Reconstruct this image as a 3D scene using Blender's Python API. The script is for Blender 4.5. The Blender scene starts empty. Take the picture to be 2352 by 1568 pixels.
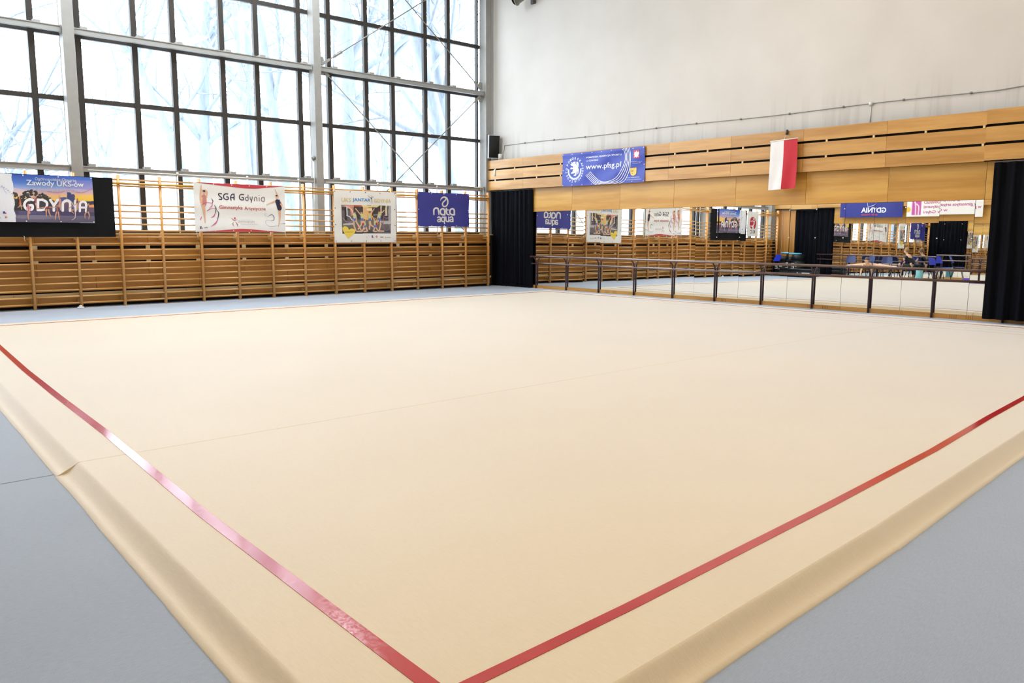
import bpy, bmesh, math, random
import numpy as np
from mathutils import Vector, Matrix
random.seed(7)
SC = bpy.context.scene
COL = SC.collection
PI = math.pi

# ------------------------------------------------------------------ materials
def lin(r, g=None, b=None):
    if g is None: r, g, b = r
    f = lambda c: ((c/255)/12.92 if c/255 <= .04045 else ((c/255+.055)/1.055)**2.4)
    return (f(r), f(g), f(b))

class NT:
    def __init__(s, name):
        s.m = bpy.data.materials.new(name); s.m.use_nodes = True
        s.t = s.m.node_tree; s.n = s.t.nodes; s.b = s.n['Principled BSDF']
    def add(s, typ, **kw):
        n = s.n.new(typ)
        for k, v in kw.items(): setattr(n, k, v)
        return n
    def ln(s, a, b): s.t.links.new(a, b)
    def coords(s, scale=(1, 1, 1), kind='Object'):
        tc = s.add('ShaderNodeTexCoord'); mp = s.add('ShaderNodeMapping')
        mp.inputs['Scale'].default_value = scale
        s.ln(tc.outputs[kind], mp.inputs['Vector']); return mp.outputs['Vector']
    def noise(s, vec, scale=5, detail=3, rough=.5):
        n = s.add('ShaderNodeTexNoise'); n.inputs['Scale'].default_value = scale
        n.inputs['Detail'].default_value = detail; n.inputs['Roughness'].default_value = rough
        s.ln(vec, n.inputs['Vector']); return n.outputs['Fac']
    def ramp(s, fac, stops):
        r = s.add('ShaderNodeValToRGB'); e = r.color_ramp.elements
        while len(e) < len(stops): e.new(.5)
        for i, (p, c) in enumerate(stops):
            e[i].position = p; e[i].color = (*c, 1)
        s.ln(fac, r.inputs['Fac']); return r.outputs['Color']
    def mix(s, fac, a, b, mode='MIX'):
        n = s.add('ShaderNodeMix', data_type='RGBA', blend_type=mode)
        for sock, v in ((n.inputs[0], fac), (n.inputs[6], a), (n.inputs[7], b)):
            if hasattr(v, 'links'): s.ln(v, sock)
            elif isinstance(v, (int, float)): sock.default_value = v
            else: sock.default_value = (*v, 1)
        return n.outputs[2]
    def bump(s, h, strength=.2, dist=.01):
        n = s.add('ShaderNodeBump'); n.inputs['Strength'].default_value = strength
        n.inputs['Distance'].default_value = dist
        s.ln(h, n.inputs['Height']); s.ln(n.outputs['Normal'], s.b.inputs['Normal'])
    def set(s, **kw):
        for k, v in kw.items():
            k = k.replace('_', ' ')
            sock = s.b.inputs[k]
            if hasattr(v, 'links'): s.ln(v, sock)
            elif k in ('Base Color', 'Sheen Tint', 'Emission Color'): sock.default_value = (*v, 1)
            else: sock.default_value = v
        return s

def plain(name, col, rough=.5, metal=0., spec=.5, var=.06, scale=6, bump=0, bscale=120):
    k = NT(name); c = lin(col)
    v = k.coords()
    f = k.noise(v, scale, 3)
    lo = tuple(x*(1-var) for x in c); hi = tuple(min(1, x*(1+var)) for x in c)
    k.set(Base_Color=k.ramp(f, [(.3, lo), (.7, hi)]), Roughness=rough, Metallic=metal, Specular_IOR_Level=spec)
    if bump: k.bump(k.noise(v, bscale, 2), bump, .005)
    return k.m

def wood(name, c1, c2, axis='y', rough=.35, fig=1., coat=0., isl=.10, spec=.5):
    """veneer: long grain along one axis, cathedral figure, per-board tone"""
    k = NT(name)
    st = {'x': (.25, 3, 3), 'y': (3, .25, 3), 'z': (3, 3, .25)}[axis]
    v = k.coords(st)
    geo = k.add('ShaderNodeNewGeometry'); oi = k.add('ShaderNodeObjectInfo')
    ad = k.add('ShaderNodeMath', operation='ADD'); k.ln(geo.outputs['Random Per Island'], ad.inputs[0]); k.ln(oi.outputs['Random'], ad.inputs[1])
    off = k.add('ShaderNodeVectorMath', operation='ADD'); sc = k.add('ShaderNodeVectorMath', operation='SCALE')
    cb = k.add('ShaderNodeCombineXYZ')
    for i in range(3): k.ln(ad.outputs[0], cb.inputs[i])
    k.ln(cb.outputs[0], sc.inputs[0]); sc.inputs['Scale'].default_value = 9.
    k.ln(v, off.inputs[0]); k.ln(sc.outputs[0], off.inputs[1])
    big = k.noise(off.outputs[0], 1.6*fig, 4, .6)
    w = k.add('ShaderNodeMath', operation='MULTIPLY'); k.ln(big, w.inputs[0]); w.inputs[1].default_value = 5.
    fr = k.add('ShaderNodeMath', operation='PINGPONG'); k.ln(w.outputs[0], fr.inputs[0]); fr.inputs[1].default_value = 1.
    fine = k.noise(off.outputs[0], 22, 3, .6)
    m = k.add('ShaderNodeMath', operation='MULTIPLY_ADD'); k.ln(fr.outputs[0], m.inputs[0]); m.inputs[1].default_value = .72
    f2 = k.add('ShaderNodeMath', operation='MULTIPLY'); k.ln(fine, f2.inputs[0]); f2.inputs[1].default_value = .28
    k.ln(f2.outputs[0], m.inputs[2])
    col = k.ramp(m.outputs[0], [(.15, lin(c1)), (.85, lin(c2))])
    fc = k.add('ShaderNodeMath', operation='FRACT'); k.ln(ad.outputs[0], fc.inputs[0])
    tone = k.ramp(fc.outputs[0], [(0, (1-isl,)*3), (1, (1+isl*.4,)*3)])
    k.set(Base_Color=k.mix(1., col, tone, 'MULTIPLY'), Roughness=rough, Specular_IOR_Level=spec)
    if coat: k.set(Coat_Weight=coat, Coat_Roughness=.18)
    return k.m

M = {}
def make_materials():
    # white plaster with grime streaks running down towards the ledge
    k = NT('white_plaster'); v = k.coords()
    base = k.ramp(k.noise(v, .7, 4), [(.3, lin(203, 198, 192)), (.7, lin(212, 207, 202))])
    st = k.noise(k.coords((5.5, 5.5, .22)), 1.0, 4, .65)
    sep = k.add('ShaderNodeSeparateXYZ'); k.ln(v, sep.inputs[0])
    mr = k.add('ShaderNodeMapRange'); k.ln(sep.outputs['Z'], mr.inputs['Value'])
    for i, val in (('From Min', 4.45), ('From Max', 3.5), ('To Min', 0.), ('To Max', 1.)): mr.inputs[i].default_value = val
    sm = k.ramp(st, [(.52, (0, 0, 0)), (.72, (.5, .5, .5))])
    mm = k.add('ShaderNodeMath', operation='MULTIPLY'); k.ln(sm, mm.inputs[0]); k.ln(mr.outputs[0], mm.inputs[1])
    k.set(Base_Color=k.mix(mm.outputs[0], base, lin(150, 142, 132)), Roughness=.85, Specular_IOR_Level=.2)
    k.bump(k.noise(v, 40, 3), .05, .004); M['plaster'] = k.m
    M['ceiling'] = plain('ceiling_paint', (225, 222, 214), .9, var=.03)
    # grey needle felt
    k = NT('grey_felt_floor'); v = k.coords()
    a = k.noise(v, 1.1, 4); b = k.noise(k.coords((26, 3, 10)), 9, 3, .7); c = k.noise(v, 420, 2)
    c1 = k.ramp(a, [(.3, lin(154, 161, 173)), (.7, lin(166, 173, 184))])
    c2 = k.mix(.45, c1, k.ramp(b, [(.3, lin(132, 144, 160)), (.7, lin(180, 190, 204))]))
    k.set(Base_Color=k.mix(.25, c2, k.ramp(c, [(.3, lin(120, 124, 132)), (.7, lin(205, 207, 212))])), Roughness=.8, Specular_IOR_Level=.3, Sheen_Weight=.3, Sheen_Roughness=.5, Sheen_Tint=lin(226, 238, 255))
    k.bump(c, .25, .004); M['felt'] = k.m
    # beige gymnastics carpet
    k = NT('beige_carpet'); v = k.coords()
    a = k.noise(v, .45, 4); b = k.noise(k.coords((3, 22, 5)), 6, 3, .6); c = k.noise(v, 300, 2)
    c1 = k.ramp(a, [(.3, lin(226, 199, 155)), (.7, lin(233, 208, 166))])
    c2 = k.mix(.12, c1, k.ramp(b, [(.35, lin(200, 178, 142)), (.65, lin(240, 224, 196))]))
    k.set(Base_Color=k.mix(.10, c2, k.ramp(c, [(.3, lin(190, 168, 132)), (.7, lin(245, 230, 204))])), Roughness=.62, Specular_IOR_Level=.5, Sheen_Weight=1., Sheen_Roughness=.42, Sheen_Tint=lin(244, 248, 255))
    mb = k.mix(.5, k.noise(k.coords((3, 26, 5)), 3, 3), c)
    k.bump(mb, .12, .006); M['carpet'] = k.m
    k = NT('red_vinyl_tape'); v = k.coords()
    f = k.noise(v, 3, 4); g = k.noise(k.coords((14, 14, 14)), 3, 4, .7)
    k.set(Base_Color=k.ramp(f, [(.3, lin(186, 46, 48)), (.7, lin(196, 60, 58))]), Roughness=k.ramp(g, [(.35, (.08,)*3), (.7, (.18,)*3)]), Specular_IOR_Level=.6)
    k.bump(f, .03, .002); M['tape'] = k.m
    M['seam'] = plain('carpet_seam', (205, 182, 146), .9)
    M['fascia'] = wood('fascia_veneer', (180, 129, 62), (204, 155, 86), 'x', .3, .8, .12, .06)
    M['fascia_opp'] = M['fascia']
    M['lowpanel'] = wood('lower_panel_veneer', (194, 140, 58), (215, 165, 82), 'x', .35, .6, .1, .06)
    M['wains'] = wood('wainscot_veneer', (168, 108, 34), (194, 133, 52), 'y', .4, .9, .1, .22)
    M['post'] = wood('wall_bar_post', (206, 142, 70), (226, 168, 96), 'z', .35, 1.4, .2)
    M['rung'] = wood('wall_bar_rung', (196, 140, 72), (218, 164, 94), 'y', .3, 1.4, .25)
    M['rail'] = wood('rung_lit_top', (186, 132, 32), (206, 152, 52), 'y', .35, 1.4, .2)  # yellow tone paints the overhead light on the thick rung's top
    M['pale'] = wood('pale_batten', (206, 170, 112), (224, 190, 136), 'y', .5, 1.2)
    M['peg'] = wood('pale_spacer', (222, 196, 146), (236, 212, 166), 'z', .6, 1.2)
    M['baseb'] = wood('baseboard_wood', (170, 118, 52), (196, 144, 74), 'x', .4, .9)
    M['door'] = wood('door_veneer', (170, 112, 50), (196, 140, 74), 'z', .4, .7)
    M['barre'] = wood('barre_wood', (84, 56, 48), (112, 78, 66), 'x', .3, 1.5, .3)
    M['barrepost'] = plain('barre_steel', (66, 46, 52), .35, .2)
    M['void'] = plain('dark_void', (26, 20, 18), .95)
    M['dot'] = plain('vent_hole', (40, 28, 16), .95)
    M['steel'] = plain('white_painted_steel', (152, 152, 150), .45, var=.03)
    M['steelwarm'] = plain('old_painted_steel', (150, 148, 144), .5, var=.05, bump=.15, bscale=160)
    M['frame'] = plain('dark_window_frame', (46, 41, 38), .45, var=.1)
    M['conduit'] = plain('white_conduit', (214, 213, 210), .4)
    M['concrete'] = plain('grey_concrete', (150, 146, 138), .9, var=.1, scale=2, bump=.2)
    M['ground'] = plain('pale_ground', (200, 204, 206), .95)
    k = NT('pale_bark'); v = k.coords((2, 2, .5))
    k.set(Base_Color=k.ramp(k.noise(v, 6, 4), [(.3, lin(134, 142, 151)), (.7, lin(154, 163, 173))]), Roughness=.9); M['bark'] = k.m
    # black velvet
    k = NT('black_velvet'); v = k.coords((9, 9, .5))
    k.set(Base_Color=k.ramp(k.noise(v, 2, 3), [(.35, lin(5, 5, 8)), (.7, lin(12, 13, 20))]), Roughness=.85, Sheen_Weight=.05, Sheen_Tint=lin(110, 120, 190), Specular_IOR_Level=.1); M['velvet'] = k.m
    k = NT('black_cloth'); v = k.coords()
    k.set(Base_Color=k.ramp(k.noise(v, 5, 3), [(.3, lin(12, 13, 18)), (.7, lin(22, 23, 29))]), Roughness=.9, Specular_IOR_Level=.2); M['bcloth'] = k.m
    # mirror
    k = NT('mirror_silver'); v = k.coords()
    k.set(Base_Color=k.ramp(k.noise(v, 2, 2), [(.3, (.93, .95, .94)), (.7, (.94, .955, .945))]), Metallic=1., Roughness=.004); M['mirror'] = k.m
    M['edge'] = plain('mirror_edge', (70, 76, 72), .4)
    # window glass: thin pane, clear with a grazing reflection
    k = NT('window_glass'); n = k.n
    tr = k.add('ShaderNodeBsdfTransparent'); tr.inputs['Color'].default_value = (.94, .96, .97, 1)
    gl = k.add('ShaderNodeBsdfGlossy'); gl.inputs['Roughness'].default_value = .02
    lw = k.add('ShaderNodeLayerWeight'); lw.inputs['Blend'].default_value = .5
    fr = k.add('ShaderNodeMath', operation='POWER'); k.ln(lw.outputs['Facing'], fr.inputs[0]); fr.inputs[1].default_value = 4.
    nz = k.noise(k.coords(), 3, 2)
    mu = k.add('ShaderNodeMath', operation='MULTIPLY_ADD'); k.ln(nz, mu.inputs[0]); mu.inputs[1].default_value = .08; k.ln(fr.outputs[0], mu.inputs[2])
    mx = k.add('ShaderNodeMixShader'); k.ln(mu.outputs[0], mx.inputs[0]); k.ln(tr.outputs[0], mx.inputs[1]); k.ln(gl.outputs[0], mx.inputs[2])
    k.ln(mx.outputs[0], n['Material Output'].inputs['Surface']); M['glass'] = k.m
    # printed vinyl / cloth reads its print from the mesh's colour attribute
    for nm, ro, sp in (('printed_vinyl', .38, .5), ('printed_cloth', .8, .25)):
        k = NT(nm); a = k.add('ShaderNodeVertexColor'); a.layer_name = 'Print'
        w = k.noise(k.coords(), 90, 2)
        k.set(Base_Color=k.mix(1., a.outputs['Color'], k.ramp(w, [(.3, (.94,)*3), (.7, (1, 1, 1))]), 'MULTIPLY'), Roughness=ro, Specular_IOR_Level=sp)
        M[nm] = k.m
    M['spk_grille'] = plain('speaker_grille', (14, 14, 15), .8, bump=.3, bscale=400)
    M['spk_body'] = plain('speaker_cabinet', (196, 200, 206), .5)
    M['darkgrey'] = plain('dark_grey_metal', (74, 74, 72), .5, .3)
    M['midgrey'] = plain('mid_grey_metal', (132, 130, 124), .45, .2)
    M['white'] = plain('white_plastic', (228, 226, 218), .4)
    M['crate'] = plain('black_crate', (17, 18, 22), .6)
    M['crate_trim'] = plain('crate_edge', (40, 42, 48), .5)
    M['bluechair'] = plain('blue_plastic', (38, 58, 190), .35)
    M['navychair'] = plain('navy_plastic', (30, 44, 98), .4)
    M['chairleg'] = plain('black_steel_tube', (24, 24, 28), .4, .4)
    M['cyan'] = plain('cyan_foam', (96, 190, 222), .7)
    M['teal'] = plain('teal_foam', (130, 188, 190), .75)
    M['purple'] = plain('purple_foam', (98, 62, 168), .75)
    M['skin'] = plain('skin', (224, 178, 146), .55, var=.03)
    M['hair'] = plain('blond_hair', (150, 116, 76), .6, var=.15, scale=60)
    M['dhair'] = plain('brown_hair', (92, 66, 44), .6, var=.15, scale=60)
    M['leotard'] = plain('black_leotard', (14, 15, 20), .6)
    M['eye'] = plain('dark_eye', (40, 28, 24), .3)
    M['lip'] = plain('lip', (176, 96, 88), .5)
    M['sock'] = plain('white_sock', (226, 226, 224), .8)
    M['lamp'] = plain('lamp_housing', (210, 210, 205), .5)
make_materials()

# ------------------------------------------------------------------ mesh builder
class MB:
    def __init__(s): s.v = []; s.f = []; s.mi = []; s.c = []; s.sm = []
    def face(s, idx, mi=0, col=None, sm=False):
        s.f.append(tuple(idx)); s.mi.append(mi); s.c.append(col); s.sm.append(sm)
    def box(s, a, b, mi=0, mat=None):
        x0, x1 = sorted((a[0], b[0])); y0, y1 = sorted((a[1], b[1])); z0, z1 = sorted((a[2], b[2]))
        o = len(s.v)
        P = [(x0, y0, z0), (x1, y0, z0), (x1, y1, z0), (x0, y1, z0), (x0, y0, z1), (x1, y0, z1), (x1, y1, z1), (x0, y1, z1)]
        if mat is not None: P = [tuple(mat @ Vector(p)) for p in P]
        s.v += P
        for q in ((3, 2, 1, 0), (4, 5, 6, 7), (0, 1, 5, 4), (1, 2, 6, 5), (2, 3, 7, 6), (3, 0, 4, 7)):
            s.face([o+i for i in q], mi)
        return s
    def rbox(s, a, b, r, mi=0, mat=None, seg=2):
        """box with rounded edges (bevelled)"""
        bm = bmesh.new(); bmesh.ops.create_cube(bm, size=1)
        c = [(a[i]+b[i])/2 for i in range(3)]; d = [abs(b[i]-a[i]) for i in range(3)]
        for v in bm.verts: v.co = Vector((v.co[0]*d[0]+c[0], v.co[1]*d[1]+c[1], v.co[2]*d[2]+c[2]))
        bmesh.ops.bevel(bm, geom=bm.edges[:]+bm.verts[:], offset=min(r, min(d)*.45), segments=seg, affect='EDGES')
        return s.frombm(bm, mi, mat)
    def frombm(s, bm, mi=0, mat=None, sm=True):
        o = len(s.v); bm.verts.index_update()
        s.v += [tuple(mat @ v.co) if mat is not None else tuple(v.co) for v in bm.verts]
        for f in bm.faces: s.face([o+v.index for v in f.verts], mi, sm=sm)
        bm.free(); return s
    def tube(s, pts, r, n=10, mi=0, caps=True, sm=True):
        pts = [Vector(p) for p in pts]; k = len(pts)
        rs = r if isinstance(r, (list, tuple)) else [r]*k
        o = len(s.v); up = None
        for i, p in enumerate(pts):
            t = (pts[min(i+1, k-1)]-pts[max(i-1, 0)]).normalized()
            if up is None:
                up = t.cross(Vector((0, 0, 1)))
                if up.length < .01: up = t.cross(Vector((0, 1, 0)))
            up = (up - t*up.dot(t)).normalized(); w = t.cross(up)
            for j in range(n):
                a = 2*PI*j/n
                s.v.append(tuple(p+(up*math.cos(a)+w*math.sin(a))*rs[i]))
        for i in range(k-1):
            for j in range(n):
                s.face((o+i*n+j, o+i*n+(j+1) % n, o+(i+1)*n+(j+1) % n, o+(i+1)*n+j), mi, sm=sm)
        if caps:
            s.face([o+j for j in range(n)][::-1], mi); s.face([o+(k-1)*n+j for j in range(n)], mi)
        return s
    def grid(s, fn, nu, nv, mi=0, sm=True, flip=False):
        o = len(s.v)
        for j in range(nv+1):
            for i in range(nu+1): s.v.append(tuple(fn(i/nu, j/nv)))
        for j in range(nv):
            for i in range(nu):
                q = [o+j*(nu+1)+i, o+j*(nu+1)+i+1, o+(j+1)*(nu+1)+i+1, o+(j+1)*(nu+1)+i]
                s.face(q[::-1] if flip else q, mi, sm=sm)
        return s
    def prism(s, poly, h0, h1, axis='z', mi=0):
        o = len(s.v); n = len(poly)
        mk = {'z': lambda p, h: (p[0], p[1], h), 'y': lambda p, h: (p[0], h, p[1]), 'x': lambda p, h: (h, p[0], p[1])}[axis]
        s.v += [mk(p, h0) for p in poly]+[mk(p, h1) for p in poly]
        s.face([o+i for i in range(n)][::-1], mi); s.face([o+n+i for i in range(n)], mi)
        for i in range(n): s.face((o+i, o+(i+1) % n, o+n+(i+1) % n, o+n+i), mi)
        return s
    def build(s, name, mats, parent=None, fix=True):
        me = bpy.data.meshes.new(name); me.from_pydata(s.v, [], s.f); 
        for m in (mats if isinstance(mats, (list, tuple)) else [mats]): me.materials.append(m)
        me.polygons.foreach_set('material_index', s.mi)
        me.polygons.foreach_set('use_smooth', s.sm)
        if fix:
            bm = bmesh.new(); bm.from_mesh(me); bmesh.ops.recalc_face_normals(bm, faces=bm.faces[:]); bm.to_mesh(me); bm.free()
        me.update()
        o = bpy.data.objects.new(name, me); COL.objects.link(o)
        if parent is not None: o.parent = parent
        return o

def tag(o, label=None, cat=None, group=None, kind=None):
    if label: o['label'] = label
    if cat: o['category'] = cat
    if group: o['group'] = group
    if kind: o['kind'] = kind
    return o
def empty(name, loc=(0, 0, 0), label=None, cat=None, group=None, kind=None, rz=0):
    o = bpy.data.objects.new(name, None); COL.objects.link(o); o.location = loc; o.rotation_euler.z = rz
    o.empty_display_size = .1
    return tag(o, label, cat, group, kind)
def copy_tree(o, parent=None):
    c = o.copy(); COL.objects.link(c)
    if parent is not None: c.parent = parent
    for ch in list(o.children): copy_tree(ch, c)
    return c
def struct(o): o['kind'] = 'structure'; return o
def ordinal(n): return ['first', 'second', 'third', 'fourth', 'fifth', 'sixth', 'seventh', 'eighth', 'ninth', 'tenth', 'eleventh', 'twelfth', 'thirteenth', 'fourteenth', 'fifteenth', 'sixteenth', 'seventeenth', 'eighteenth', 'nineteenth', 'twentieth', 'twenty-first', 'twenty-second'][n-1]

# ------------------------------------------------------------------ room shell
XE, YO, ZC = 24.0, -15.9, 9.4      # far end of the hall, wall opposite the mirrors, ceiling
M['fseam'] = plain('felt_seam', (132, 140, 153), .9)
m = MB().box((-1.0, YO-.3, -.2), (XE+.3, .4, 0))
for a, b in (((12.30, YO, 0), (12.312, -14.4, .0012)),): m.box(a, b, 1)
struct(m.build('floor', [M['felt'], M['fseam']]))
struct(MB().box((-1.0, YO-.3, ZC), (XE+.3, .4, ZC+.2)).build('ceiling', M['ceiling']))
struct(MB().box((-.95, .10, 0), (XE+.2, .35, ZC)).build('wall_right', M['plaster']))
struct(MB().box((-.95, YO-.25, 0), (XE+.2, YO, ZC)).build('wall_opposite', M['plaster']))
struct(MB().box((XE, YO, 0), (XE+.25, .10, ZC)).build('wall_back', M['plaster']))
struct(MB().box((-.44, YO, 0), (-.345, .10, 1.469)).box((-.92, YO, 0), (-.68, .10, 1.469)).build('wall_left', M['void']))
struct(MB().box((-.92, YO, 8.35), (-.64, .10, ZC)).build('trim_1', M['plaster']))
struct(MB().box((-1.6, -70, -.45), (-90, 60, -.4)).build('ground', M['ground']))

# steel columns of the window wall
def column(yc, w):
    m = MB()
    m.box((-.465, yc-w/2, 0), (-.45, yc+w/2, ZC))          # room flange
    m.box((-.74, yc-w/2, 0), (-.725, yc+w/2, ZC))
    m.box((-.727, yc-w/2+.006, 0), (-.463, yc+w/2-.006, ZC))
    return struct(m.build('steel_column', M['steelwarm']))
column(-.10, .20); column(-5.575, .19); column(-11.06, .21)
struct(MB().box((-.9, YO, 0), (-.36, -15.42, ZC)).build('concrete_column', M['concrete']))

# windows: three bays between the columns
BAYS = [(-.22, -5.46), (-5.69, -10.94), (-11.18, -15.40)]
MULL = [[(-.315, .05), (-1.36, .115), (-2.155, .115), (-3.225, .115), (-4.04, .115), (-5.11, .115)],
        [(-5.925, .115), (-7.015, .115), (-7.835, .115), (-8.925, .115), (-9.735, .115), (-10.83, .115)],
        [(-11.67, .115), (-12.52, .115), (-13.57, .115), (-14.40, .115), (-15.35, .06)]]
for bi, ((ya, yb), ms) in enumerate(zip(BAYS, MULL)):
    w = struct(empty('window_%d' % (bi+1), (-.76, (ya+yb)/2, 1.5)))
    inv = Matrix.Translation((.76, -(ya+yb)/2, -1.5))
    m = MB()
    for y, wd in ms:
        m.box((-.80, y-wd/2, 1.5), (-.70, y+wd/2, 8.36), mat=inv)
        m.box((-.82, y-wd/2+.02, 1.5), (-.80, y+wd/2-.02, 8.36), mat=inv)
    for z, h in ((1.53, .08), (2.80, .10), (4.20, .095), (5.47, .10), (6.84, .10), (8.31, .1)):
        m.box((-.79, ya-.0 if bi == 0 else ya+.12, z-h/2), (-.712, yb-.12, z+h/2), mat=inv)
    m.build('window_frame', M['frame'], w)
    MB().box((-.764, ya if bi == 0 else ya+.12, 1.5), (-.758, yb-.12 if bi < 2 else yb, 8.36), mat=inv).build('pane', M['glass'], w)
    s = MB().box((-.92, ya+.11, 1.47), (-.25, yb-.11, 1.495)); s.build('window_sill', M['pale']).parent = None
    o = COL.objects[-1]; struct(o)
# steel girts across the bays, with cleats on the mullions
for bi, ((ya, yb), ms) in enumerate(zip(BAYS, MULL)):
    for z in (2.75, 5.465):
        g = struct(empty('steel_girt', (-.57, (ya+yb)/2, z)))
        inv = Matrix.Translation((.57, -(ya+yb)/2, -z))
        m = MB().box((-.62, ya, z), (-.53, yb, z+.115), mat=inv)
        m.box((-.53, ya, z+.098), (-.518, yb, z+.115), mat=inv); m.box((-.53, ya, z), (-.518, yb, z+.017), mat=inv)
        m.box((-.64, ya+.005, z-.015), (-.51, ya-.008, z+.13), mat=inv); m.box((-.64, yb+.008, z-.015), (-.51, yb-.005, z+.13), mat=inv)
        m.build('beam', M['steel'], g)
        for y, wd in ms:
            if wd < .1: continue
            c = MB().box((-.70, y+.02, z+.115), (-.55, y+.03, z+.17), mat=inv).box((-.70, y+.03, z+.115), (-.55, y+.15, z+.165), mat=inv)
            c.build('cleat', M['steelwarm'], g)

# wood wainscot behind the wall bars
tr = struct(empty('trim_2', (-.26, -7.9, 0)))
inv = Matrix.Translation((.26, 7.9, 0))
SPY = [-.25-1.065*k for k in range(1, 15)]
def row(z0, z1, x, par, mat, ys, name='board', gap=.003):
    m = MB()
    for a, b in zip(ys[:-1], ys[1:]): m.box((x-.02, a-gap, z0), (x, b+gap, z1), mat=inv)
    return m.build(name, mat, par)
for i, (z0, z1) in enumerate(((1.237, 1.47), (.932, 1.172), (.622, .902), (.325, .605), (.06, .236))):
    ys = [-.22]+[SPY[k] for k in range((i % 2), 14, 2)]+[-15.42]
    row(z0, z1, -.25, tr, M['wains'], ys)
row(.24, .30, -.20, tr, M['pale'], [-.22, -2.5, -5.8, -9.1, -12.4, -15.42], 'batten')
m = MB()
for y in SPY:
    for z0, z1 in ((1.172, 1.237), (.902, .932)): m.box((-.28, y-.045, z0), (-.245, y+.04, z1+.012), mat=inv)
m.build('spacer', M['peg'], tr)
MB().box((-.34, -15.42, .02), (-.30, -.22, 1.47), mat=inv).build('backing', M['void'], tr)
MB().box((-.27, -15.42, 1.472), (-.243, -.22, 1.502), mat=inv).build('edge_strip', M['pale'], tr)

# ------------------------------------------------------------------ mirror wall woodwork (built for both long walls)
SEAM_F = [-.56, 1.04, 2.71, 4.38, 6.05, 7.72, 9.40, 11.07, 12.76, 14.6]
SEAM_L = [1.25, 2.81, 4.47, 6.12, 7.78, 9.43, 11.09, 12.77, 14.6]
PEGS = [-.15, .69, 1.59, 2.51, 3.45, 4.38, 5.30, 6.22, 7.11, 8.01, 8.95, 9.89, 10.82, 11.76, 12.72, 13.65]
def panelling(nm, fl):
    """fl maps a y of the mirror wall to the wall it is built on"""
    t = struct(empty(nm, (7, fl(0), 2.13)))
    inv = Matrix.Translation((-7, -fl(0), -2.13))
    B = lambda m, a, b: m.box((a[0], fl(a[1]), a[2]), (b[0], fl(b[1]), b[2]), mat=inv)
    for z0, z1 in ((3.38, 3.62), (3.075, 3.335), (2.77, 3.03)):
        m = MB()
        for k, (a, b) in enumerate(zip(SEAM_F[:-1], SEAM_F[1:])):
            e = -.012 if k == 8 else 0
            B(m, (a+.002, -.12+e, z0+(.012 if k == 8 else 0)), (b-.002, -.102+e, z1+(.012 if k == 8 else 0)))
        m.build('fascia_board', M['fascia'], t)
    m = MB()
    for x in PEGS:
        for z0, z1 in ((3.335, 3.38), (3.03, 3.075)): B(m, (x-.018, -.116, z0-.02), (x+.018, -.09, z1+.02))
    m.build('spacer', M['peg'], t)
    m = MB(); B(m, (-.56, -.06, 2.79), (14.6, -.04, 3.6)); B(m, (-.56, -.10, 2.775), (14.6, .1, 2.80)); m.build('backing', M['void'], t)
    m = MB()
    for a, b in zip(SEAM_L[:-1], SEAM_L[1:]): B(m, (a+.003, .03, 2.13), (b-.003, .055, 2.775))
    m.build('lower_panel', M['lowpanel'], t)
    m = MB(); B(m, (1.2, .085, 0), (14.6, .098, 2.14)); m.build('backing_board', M['void'], t)
    b = struct(empty('baseboard_right' if nm == 'trim_3' else 'baseboard_opposite', (7, fl(.03), 0)))
    inv2 = Matrix.Translation((-7, -fl(.03), 0))
    m = MB()
    for a, c in zip([1.25, 3.0, 5.9, 7.9, 10.3, 11.5, 13.0], [3.0, 5.9, 7.9, 10.3, 11.5, 13.0, 14.6]):
        m.box((a+.0015, fl(.028), 0), (c-.0015, fl(.055), .088), mat=inv2)
    m.build('board', M['baseb'], b)
    m = MB()
    for x0 in (4.05, 4.3, 7.25, 7.52, 9.6, 9.92, 12.35, 12.62):
        for i in range(4):
            for j in range(3):
                m.tube([(x0+i*.035-7, fl(.028)-fl(.03)-(.0008 if fl(1) > fl(0) else -.0008), .022+j*.022), (x0+i*.035-7, fl(.034)-fl(.03), .022+j*.022)], .007, 6)
    m.build('vent_holes', M['dot'], b)
idn = lambda y: y
opp = lambda y: -15.8-y
panelling('trim_3', idn); panelling('trim_4', opp)

# mirror panels: each hangs a fraction of a degree off true, as the reflections show
rnd = random.Random(11)
def yaw_at(x):
    xs = [1.4, 2.7, 4.5, 6.2, 7.2, 9.8, 11.2, 13]; ys = [1.25, 1.2, .6, .8, .12, -.15, -.2, -.45]
    return float(np.interp(x, xs, ys))
def mirror_proto():
    m = MB().box((-.2912, -.004, 0), (.2912, 0, 2.035), 1)
    m.v += [(-.2912, -.0043, 0), (.2912, -.0043, 0), (.2912, -.0043, 2.035), (-.2912, -.0043, 2.035)]
    n = len(m.v); m.face((n-4, n-3, n-2, n-1), 0)
    return m.build('mirror_panel', [M['mirror'], M['edge']], fix=False)
mp = mirror_proto()
for cz in (1.36, 1.93): MB().tube([(.276, -.0095, cz), (.276, -.004, cz)], .011, 10).build('clip', M['white'], mp)
clip = None
for side in (0, 1):
    for k in range(22):
        x = 1.47+.587*k-.2935
        o = mp if (side == 0 and k == 0) else copy_tree(mp)
        j = rnd.gauss(0, .10); p = .30+rnd.gauss(0, .09)
        if side == 0:
            o.location = (x, .047, .09); o.rotation_euler = (math.radians(-p), 0, math.radians(yaw_at(x)+j))
            tag(o, 'tall frameless mirror panel in the row, %s from the corner curtain' % ordinal(k+1), 'mirror', 'mirror panels behind the barre')
        else:
            o.location = (x, opp(.047), .09); o.rotation_euler = (math.radians(-p), 0, PI+math.radians(j*1.5))
            tag(o, 'mirror panel on the far wall seen only as a reflection, %s from the curtain there' % ordinal(k+1), 'mirror', 'mirror panels on the wall facing the mirrors')

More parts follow.
